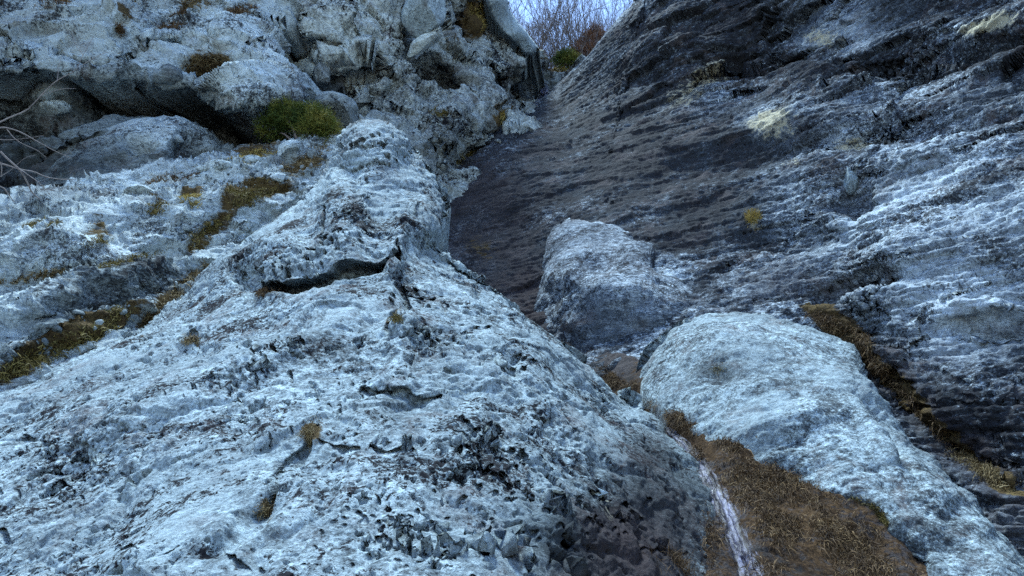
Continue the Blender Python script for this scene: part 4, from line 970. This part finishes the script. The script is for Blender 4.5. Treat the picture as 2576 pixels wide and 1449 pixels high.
t.links.new(N.map(N.math('ADD', edge, N.math('MULTIPLY', N.math('SUBTRACT', x, 0.5), 2.6)), 0.3, 0.9, 0.0, 0.85), b.inputs['Alpha'])
bp = t.nodes.new('ShaderNodeBump'); bp.inputs['Strength'].default_value = 0.7; bp.inputs['Distance'].default_value = 0.015
t.links.new(x, bp.inputs['Height']); t.links.new(bp.outputs[0], b.inputs['Normal'])

def water(name, line, half, key, lift):
    """Thin film of running water over a rock body, along a line."""
    m = MASS[key]; cl = crv(line, 60)
    r, s = seg_dist(m['U'], m['V'], cl)
    w = np.interp(s, np.linspace(0, 1, len(half)), half) * (1 + 0.3 * noise(m['P'] * 5))
    e = np.clip(1 - r / w, 0, 1)
    inside = r < w
    P = m['P'] + m['N'] * (lift * (0.15 + e) + 0.5 * lift * noise(m['P'] * np.array([14, 8, 8])))[..., None]
    nv, nu = r.shape
    idx = np.arange(nv * nu).reshape(nv, nu)
    q = np.stack([idx[:-1, :-1], idx[:-1, 1:], idx[1:, 1:], idx[1:, :-1]], -1).reshape(-1, 4)
    q = q[inside.reshape(-1)[q].all(1)]
    used, inv = np.unique(q, return_inverse=True)
    V = P.reshape(-1, 3)[used]
    sx = np.interp(m['V'], cl[:, 1], cl[:, 0])
    D = m['D'].reshape(-1)[used]
    at_ = {'edge': e.reshape(-1)[used], 'across': ((m['U'] - sx).reshape(-1)[used] / FPX * D), 'along': V[:, 2] * 1.4}
    fc = inv.reshape(-1, 4)
    a0 = V[fc[0]]
    if (np.cross(a0[1] - a0[0], a0[2] - a0[0]) * (EYE - a0[0])).sum() < 0: fc = fc[:, ::-1]
    return tag(raw_mesh(name, V, fc, m_water, V.min(0), attrs=at_), kind='structure')
water('stream', stream_line[2:], (9, 22, 32, 40, 46, 52), 'bed', 0.014)
water('waterfall', [(1368, 160), (1366, 178), (1360, 198), (1362, 216), (1372, 232), (1366, 248), (1350, 262)], (5, 4, 6, 14, 18, 14, 8), 'back', 0.06)

# ------------------------------------------------------------------ plants
m_bark, t, b, _ = nodes_of('grey_bark')
N = NT(t); b.inputs['Roughness'].default_value = 0.9
t.links.new(N.ramp(N.noise(N.coords(), 14, 5, 0.7), [(0.3, (0.10, 0.08, 0.075)), (0.7, (0.30, 0.255, 0.24))]), b.inputs['Base Color'])
m_twig, t, b, _ = nodes_of('violet_grey_twigs')
N = NT(t); b.inputs['Roughness'].default_value = 0.9
t.links.new(N.ramp(N.noise(N.coords(), 3, 3, 0.6), [(0.3, (0.05, 0.04, 0.038)), (0.7, (0.17, 0.14, 0.13))]), b.inputs['Base Color'])

def bare_tree(pos, h, seed, label, spread=0.35, lean=(0, 0), stems=3):
    rng = np.random.RandomState(seed)
    e = empty('bare_tree', pos); e['label'] = label; e['category'] = 'tree'; e['group'] = 'leafless thicket above the notch'
    tr = Tubes(5); br = Tubes(3)
    def grow(p, d, L, r, lev):
        n = 6
        pts = [p]; dd = d.copy()
        for i in range(n):
            dd = dd + rng.normal(size=3) * 0.10 + np.array([0, 0, 0.05]); dd /= np.linalg.norm(dd)
            pts.append(pts[-1] + dd * L / n)
        (tr if lev == 0 else br).add(pts, np.linspace(r, r * 0.35, n + 1))
        if lev >= 3: return
        for _ in range((9, 6, 4)[lev]):
            i = rng.randint(1, n + 1); f = i / n
            nd = dd + rng.normal(size=3) * (0.5, 0.5, 0.5)[lev]; nd[2] = abs(nd[2]) * 0.6 + 0.45; nd /= np.linalg.norm(nd)
            grow(np.array(pts[i]), nd, L * (0.62 - 0.22 * f) * (0.8 + 0.4 * rng.rand()), max(r * (0.5 - 0.15 * f), 0.006), lev + 1)
    for s in range(stems):
        d = np.array([lean[0] + rng.normal() * spread, lean[1] + rng.normal() * 0.2, 1.0]); d /= np.linalg.norm(d)
        grow(rng.normal(size=3) * [0.12, 0.12, 0] - [0, 0, 0.6], d, h * (0.75 + 0.35 * rng.rand()), 0.035, 0)
    tr.build('trunk', m_bark, (0, 0, 0), e); br.build('crown', m_twig, (0, 0, 0), e)
    return e
tree_spots = [(1292, 26.5, 0.0), (1318, 28, 0.02), (1345, 27, 0.05), (1366, 30, 0.0), (1388, 27.5, 0.05), (1402, 31, 0.1), (1418, 28.5, 0.08), (1436, 30, 0.15), (1452, 27.5, 0.12), (1468, 31, 0.2), (1490, 29, 0.25), (1512, 32, 0.2), (1535, 30, 0.3), (1330, 32, -0.05), (1270, 29, -0.1), (1560, 31, 0.3), (1380, 33, 0.05), (1445, 33, 0.12)]
for i, (u, d, ln_) in enumerate(tree_spots):
    p = at(u, 160, d); p[2] = ground_height(p[0], p[1]) - 0.1
    bare_tree(p, 4.6 + 1.6 * RNG.rand(), 100 + i, 'leafless grey-violet shrub tree in the thicket against the sky', 0.2, (ln_, 0), 3)

def spray_bush(name, label, cat, pos, lobes, mat, n, nl, w, seed, stem_mat, up=0.5):
    """Evergreen bush: short sprays of needles through several lobes, on stems."""
    rng = np.random.RandomState(seed)
    e = empty(name, pos); e['label'] = label; e['category'] = cat
    tb = Tubes(4); Ps = []; Ds = []
    for (cx, cy, cz, rx, ry, rz) in lobes:
        c_ = np.array([cx, cy, cz])
        tb.add([[cx * 0.2, cy * 0.2, -0.1], [cx * 0.6, cy * 0.6, cz * 0.5], c_], [0.03, 0.02, 0.01])
        k = int(n * rx * rz)
        q = rng.normal(size=(k, 3)); q /= np.linalg.norm(q, axis=1)[:, None]
        rad = (0.35 + 0.65 * rng.rand(k) ** 0.5) * (0.8 + 0.45 * fbm(q * 2.2 + c_ * 3, 2))
        root = c_ + q * rad[:, None] * np.array([rx, ry, rz])
        dr = q * 0.8 + np.array([0, 0, up]) + rng.normal(size=(k, 3)) * 0.35; dr /= np.linalg.norm(dr, axis=1)[:, None]
        for s in range(7):
            Ps.append(root + dr * (0.016 * s) * nl / 0.06)
            dd = dr * 0.7 + rng.normal(size=(k, 3)) * 0.6; Ds.append(dd / np.linalg.norm(dd, axis=1)[:, None])
    Ps = np.vstack(Ps); Ds = np.vstack(Ds); m_ = len(Ps)
    V, Fc, ti = blade_mesh(Ps, Ds, nl * (0.6 + 0.7 * rng.rand(m_)), np.full(m_, w), 0.1 * rng.rand(m_), rng)
    tint = np.repeat(np.clip(0.42 + 1.3 * fbm(Ps * 2.6, 2) + 0.6 * Ps[:, 0], 0, 1) * 0.65 + 0.4 * rng.rand(m_), 7)
    raw_mesh('foliage', V, Fc, mat, (0, 0, 0), e, smooth=False, attrs={'tint': tint})
    tb.build('stem', stem_mat, (0, 0, 0), e)
    return e
spray_bush('juniper_bush', 'low bushy green and gold juniper at the right end of the cave mouth', 'bush', at(765, 350, 12.6),
           [(-0.62, 0.2, 0.34, 0.32, 0.3, 0.22), (-0.36, 0.0, 0.46, 0.34, 0.3, 0.25), (-0.10, 0.1, 0.50, 0.30, 0.3, 0.22), (0.08, -0.05, 0.36, 0.34, 0.3, 0.26), (0.28, -0.1, 0.24, 0.30, 0.3, 0.28), (0.42, -0.1, 0.08, 0.22, 0.25, 0.2), (0.12, -0.15, 0.12, 0.30, 0.25, 0.2)],
           G_GREEN, 5200, 0.075, 0.010, 7, m_bark)
spray_bush('evergreen_bush', 'small dark green bush on the lip of the notch above the waterfall', 'bush', at(1424, 158, 26.2),
           [(0.0, 0, 0.16, 0.36, 0.3, 0.26), (-0.2, 0, 0.05, 0.26, 0.2, 0.18), (0.25, 0, 0.04, 0.25, 0.2, 0.2)], G_GREEN, 2600, 0.13, 0.02, 8, m_bark)
spray_bush('brown_shrub', 'dense reddish-brown shrub standing against the sky by the right wall', 'shrub', at(1490, 165, 27.5),
           [(-0.35, 0, 0.5, 0.45, 0.4, 0.5), (0.0, 0, 1.0, 0.45, 0.4, 0.5), (0.15, 0, 1.4, 0.36, 0.3, 0.36), (0.05, 0, 0.4, 0.6, 0.4, 0.4)], G_BROWN, 1500, 0.16, 0.016, 9, m_bark, 1.2)

def shrub(name, label, cat, root, branches):
    base = at(*root)
    e = empty(name, base); e['label'] = label; e['category'] = cat
    first = True
    for pts, r0, r1 in branches:
        p = crv([(*at(u, v, d),) for (u, v, d) in pts], 26)
        p = np.asarray(p); p = p + 0.006 * np.stack([noise(p * 6 + 9 * i) for i in range(3)], -1)
        tb = Tubes(6); tb.add(p - base, np.linspace(r0, r1, len(p)) * 0.72)
        tb.build('stem' if first else 'branch', m_bark, (0, 0, 0), e); first = False
    return e
shrub('bare_shrub', 'leafless shrub with pale bent twigs reaching over the left terrace', 'shrub', (-150, 620, 7.0),
      [([(-150, 620, 7.0), (-110, 500, 7.0), (-60, 410, 7.0), (0, 381, 7.05)], 0.022, 0.013),
       ([(0, 381, 7.05), (46, 425, 7.1), (65, 455, 7.2), (80, 483, 7.3), (102, 502, 7.5)], 0.013, 0.007),
       ([(-70, 400, 7.0), (4, 412, 7.05), (46, 425, 7.1), (89, 433, 7.3), (126, 448, 7.4), (192, 452, 7.7)], 0.013, 0.005),
       ([(-90, 440, 7.0), (0, 468, 7.1), (18, 485, 7.1), (36, 508, 7.2)], 0.010, 0.005), ([(2, 407, 7.0), (5, 425, 7.02), (3, 442, 7.05)], 0.008, 0.006),
       ([(-80, 420, 7.0), (-40, 335, 7.1), (0, 322, 7.2), (22, 323, 7.2), (55, 335, 7.3), (89, 353, 7.4), (126, 373, 7.5), (180, 399, 7.7)], 0.011, 0.003),
       ([(17, 325, 7.2), (46, 355, 7.2), (93, 379, 7.3), (116, 397, 7.4)], 0.006, 0.003), ([(46, 425, 7.1), (70, 440, 7.0), (110, 470, 7.0), (125, 490, 7.1)], 0.006, 0.003),
       ([(-20, 350, 7.1), (20, 352, 7.1), (60, 348, 7.1), (110, 340, 7.2)], 0.005, 0.002), ([(-60, 470, 7.0), (10, 440, 7.0), (60, 400, 7.0), (90, 390, 7.1)], 0.006, 0.002)])
shrub('bare_sapling', 'single thin leafless sapling arching across the left cliff', 'sapling', (-190, 480, 8.2),
      [([(-190, 480, 8.2), (-90, 370, 8.2), (0, 308, 8.2), (68, 277, 8.2), (103, 240, 8.2), (144, 202, 8.2), (192, 175, 8.2), (209, 137, 8.2), (236, 89, 8.2)], 0.020, 0.003),
       ([(200, 168, 8.2), (240, 144, 8.2), (284, 127, 8.2)], 0.005, 0.002), ([(103, 240, 8.2), (150, 225, 8.1), (190, 222, 8.1)], 0.005, 0.002), ([(209, 137, 8.2), (190, 110, 8.2), (180, 80, 8.2)], 0.004, 0.002), ([(144, 202, 8.2), (150, 160, 8.3), (160, 130, 8.3)], 0.004, 0.002)])

T = 'grass tufts on the terrace ledges'
grass('moss_cushion', 'largest olive moss cushion on the terrace, left of the outcrop knob', 'moss', 'terrace', [(620, 490, 78, 30, 10), (660, 470, 50, 24, 0)], 3800, 0.06, 0.010, G_OLIVE, seed=1)
grass('moss_cushion', 'rounded golden moss cushion on the terrace beside the largest one', 'moss', 'terrace', [(485, 505, 38, 22, 0)], 1600, 0.05, 0.010, G_GOLD, seed=2)
grass('moss_cushion', 'flat olive moss patch on the terrace below the pale flat stone', 'moss', 'terrace', [(395, 526, 36, 18, 0)], 1200, 0.05, 0.010, G_OLIVE, seed=3)
grass('moss_cushion', 'brownish moss patch on the outer ledge near the bare shrub', 'moss', 'terrace', [(105, 572, 52, 20, 14)], 1500, 0.05, 0.009, G_OLIVE, seed=4)
grass('grass_strip', 'long strip of brown grass in the groove along the outcrop edge', 'grass', 'terrace', [(440, 740, 110, 20, 40), (500, 690, 40, 16, 40)], 4200, 0.10, 0.008, G_DRY, seed=5)
grass('grass_strip', 'olive grass strip at the foot of the terrace beside the pale outcrop', 'grass', 'terrace', [(130, 885, 200, 28, 24), (20, 935, 70, 26, 18)], 6000, 0.075, 0.007, G_OLIVE, seed=6)
grass('moss_cushion', 'mossy hummock at the cave floor edge below the juniper', 'moss', 'terrace', [(640, 392, 70, 13, 12), (610, 402, 40, 10, 0)], 2600, 0.06, 0.010, G_GOLD, seed=7)
grass('grass_tuft', 'dead brown grass on the slope directly below the juniper', 'grass', 'terrace', [(765, 412, 70, 28, 20), (800, 380, 40, 20, 20)], 3200, 0.09, 0.009, G_DRY, seed=8)
grass('moss_cushion', 'small moss patch in the crack below the long whitish stone', 'moss', 'terrace', [(540, 560, 56, 18, 40), (492, 605, 26, 22, 60)], 1700, 0.05, 0.009, G_OLIVE, seed=9)
grass('grass_tuft', 'reddish dead grass along the top edge of the terrace', 'grass', 'terrace', [(430, 455, 80, 16, 12)], 1700, 0.07, 0.008, G_RUST, seed=10)
grass('grass_strip', 'thin olive grass line along the middle ledge of the terrace', 'grass', 'terrace', [(340, 650, 110, 9, 16), (240, 612, 50, 12, 14)], 2200, 0.05, 0.008, G_OLIVE, seed=41)
grass('grass_strip', 'brown grass line under the shadowed ledge at the outer end of the terrace', 'grass', 'terrace', [(75, 700, 100, 10, 12)], 1500, 0.05, 0.007, G_DRY, seed=42)
grass('grass_strip', 'olive grass mat between the scree hollow and the terrace foot', 'grass', 'terrace', [(265, 802, 110, 18, 22)], 2200, 0.05, 0.007, G_OLIVE, seed=43)
grass('grass_tuft', 'brown grass tuft in the horizontal crack of the left cliff', 'grass', 'left', [(520, 158, 66, 17, 4)], 2600, 0.13, 0.011, G_DRY, seed=11)
grass('grass_tuft', 'brown grass clump on a slanting ledge high on the left cliff', 'grass', 'left', [(425, 72, 66, 20, 38)], 2600, 0.13, 0.011, G_RUST, seed=12)
grass('grass_tuft', 'dark grass clump under the small overhang near the cliff top', 'grass', 'left', [(612, 24, 44, 18, 20)], 1500, 0.13, 0.011, G_RUST, seed=13)
grass('grass_tuft', 'brown grass clump at the top of the left cliff above the sapling', 'grass', 'left', [(128, 8, 50, 18, 0)], 1500, 0.12, 0.011, G_RUST, seed=14)
grass('grass_tuft', 'grass clump on the cliff top between two brown hollows', 'grass', 'left', [(490, 18, 46, 20, 0)], 1500, 0.12, 0.011, G_DRY, seed=15)
grass('grass_tuft', 'tiny brown tuft in a pocket of the left cliff', 'grass', 'left', [(300, 76, 10, 9, -20)], 600, 0.14, 0.010, G_RUST, seed=16)
grass('grass_tuft', 'golden grass tuft hanging at the foot of the back cliff', 'grass', 'back', [(1258, 298, 34, 14, 12)], 1800, 0.22, 0.014, G_GOLD, droop=0.7, seed=17)
grass('grass_tuft', 'golden grass fringe on the lip of the notch', 'grass', 'back', [(1425, 168, 44, 9, 0)], 1200, 0.2, 0.016, G_GOLD, droop=0.8, seed=18)
grass('grass_tuft', 'ochre grass in the gully beside the leaning slab', 'grass', 'back', [(1200, 40, 18, 44, 10)], 1200, 0.18, 0.014, G_GOLD, seed=19)
grass('grass_tuft', 'small green-gold tuft on a ledge of the back cliff', 'grass', 'back', [(1106, 284, 30, 10, 0)], 700, 0.12, 0.012, G_OLIVE, seed=20)
grass('grass_tuft', 'yellow-brown grass under the overhang at the foot of the back cliff', 'grass', 'back', [(1185, 398, 46, 14, 8)], 1500, 0.16, 0.012, G_OLIVE, seed=21)
grass('grass_tuft', 'tuft of straw-brown grass rooted in the slanting crack of the outcrop', 'grass', 'outcrop', [(783, 1082, 13, 38, -28)], 700, 0.055, 0.003, G_DRY, seed=22, up=0.1, droop=0.9)
grass('grass_tuft', 'brown moss in the broken corner where the outcrop joints meet', 'grass', 'outcrop', [(996, 806, 9, 6, 14)], 400, 0.05, 0.004, G_OLIVE, seed=23)
grass('grass_tuft', 'dead grass in the left end of the long outcrop joint', 'grass', 'outcrop', [(672, 735, 32, 14, 0)], 900, 0.05, 0.004, G_RUST, seed=24)
grass('grass_tuft', 'little brown tuft in a hollow near the outcrop edge', 'grass', 'outcrop', [(482, 858, 24, 10, 10)], 600, 0.04, 0.004, G_DRY, seed=25)
grass('grass_tuft', 'brown moss filling the lower end of the slanting crack', 'grass', 'outcrop', [(668, 1278, 26, 12, 40)], 400, 0.02, 0.003, G_DRY, seed=26, up=0.2, droop=0.9)
grass('grass_tuft', 'thin straw grass at the wet foot of the outcrop by the stream', 'grass', 'outcrop', [(1680, 1430, 90, 34, 0)], 420, 0.10, 0.0025, G_RUST, seed=27, up=0.8)
grass('moss_cushion', 'brown moss pad lying in a hollow of the whaleback boulder', 'moss', 'hump', [(2190, 1292, 62, 20, -42)], 3000, 0.035, 0.004, G_OLIVE, seed=28)
grass('moss_cushion', 'faint brown moss spot on the upper flank of the whaleback boulder', 'moss', 'hump', [(1800, 930, 24, 14, 0)], 500, 0.02, 0.004, G_OLIVE, seed=29)
grass('grass_tuft', 'bright ochre tuft clinging to the middle of the right wall', 'grass', 'right', [(1893, 548, 20, 17, 0)], 700, 0.10, 0.008, G_GOLD, seed=30)
grass('grass_strip', 'rusty grass filling the channel between the whaleback boulder and the right wall', 'grass', 'right', [(2110, 825, 100, 26, -28), (2225, 935, 120, 15, -46), (2335, 1055, 100, 17, -50)], 5200, 0.075, 0.006, G_RUST, seed=31, droop=0.8)
grass('grass_strip', 'golden brown grass on the lower lip of the right wall', 'grass', 'right', [(2460, 1180, 90, 18, -28), (2560, 1225, 80, 16, -8)], 3200, 0.07, 0.006, G_DRY, seed=32, droop=0.8)
grass('grass_strip', 'rusty grass bank between the stream and the whaleback boulder', 'grass', 'bed', [(1690, 1040, 90, 16, -38), (1850, 1130, 120, 20, -38), (2020, 1260, 150, 34, -42), (2150, 1400, 160, 60, -45), (1950, 1350, 60, 120, -20), (1900, 1230, 120, 60, -45)], 19000, 0.085, 0.0045, G_RUST, seed=33, droop=0.9, up=0.35)
grass('grass_strip', 'straw-coloured grass bank between the stream and the pale outcrop', 'grass', 'bed', [(1560, 970, 70, 14, -38), (1720, 1230, 26, 120, -22), (1770, 1400, 36, 110, -18)], 6000, 0.08, 0.0045, G_RUST, seed=34, droop=0.8, up=0.4)
_edge = crv([(1600, 975), (1700, 1008), (1830, 1070), (1950, 1140), (2100, 1258), (2200, 1340), (2330, 1460)], 34)
grass('grass_strip', 'orange-brown grass fringe hugging the lower edge of the whaleback boulder', 'grass', 'bed', [(u, v, 16, 13, -38) for u, v in _edge], 6000, 0.07, 0.004, G_RUST, seed=44, droop=0.9, up=0.5)
_edge = crv([(1520, 935), (1600, 1020), (1660, 1075), (1730, 1180), (1770, 1300), (1800, 1440)], 30)
grass('grass_strip', 'thin rusty grass fringe at the foot of the outcrop along the stream', 'grass', 'bed', [(u, v, 13, 15, -50) for u, v in _edge], 3600, 0.06, 0.0045, G_RUST, seed=45, droop=0.8, up=0.5)
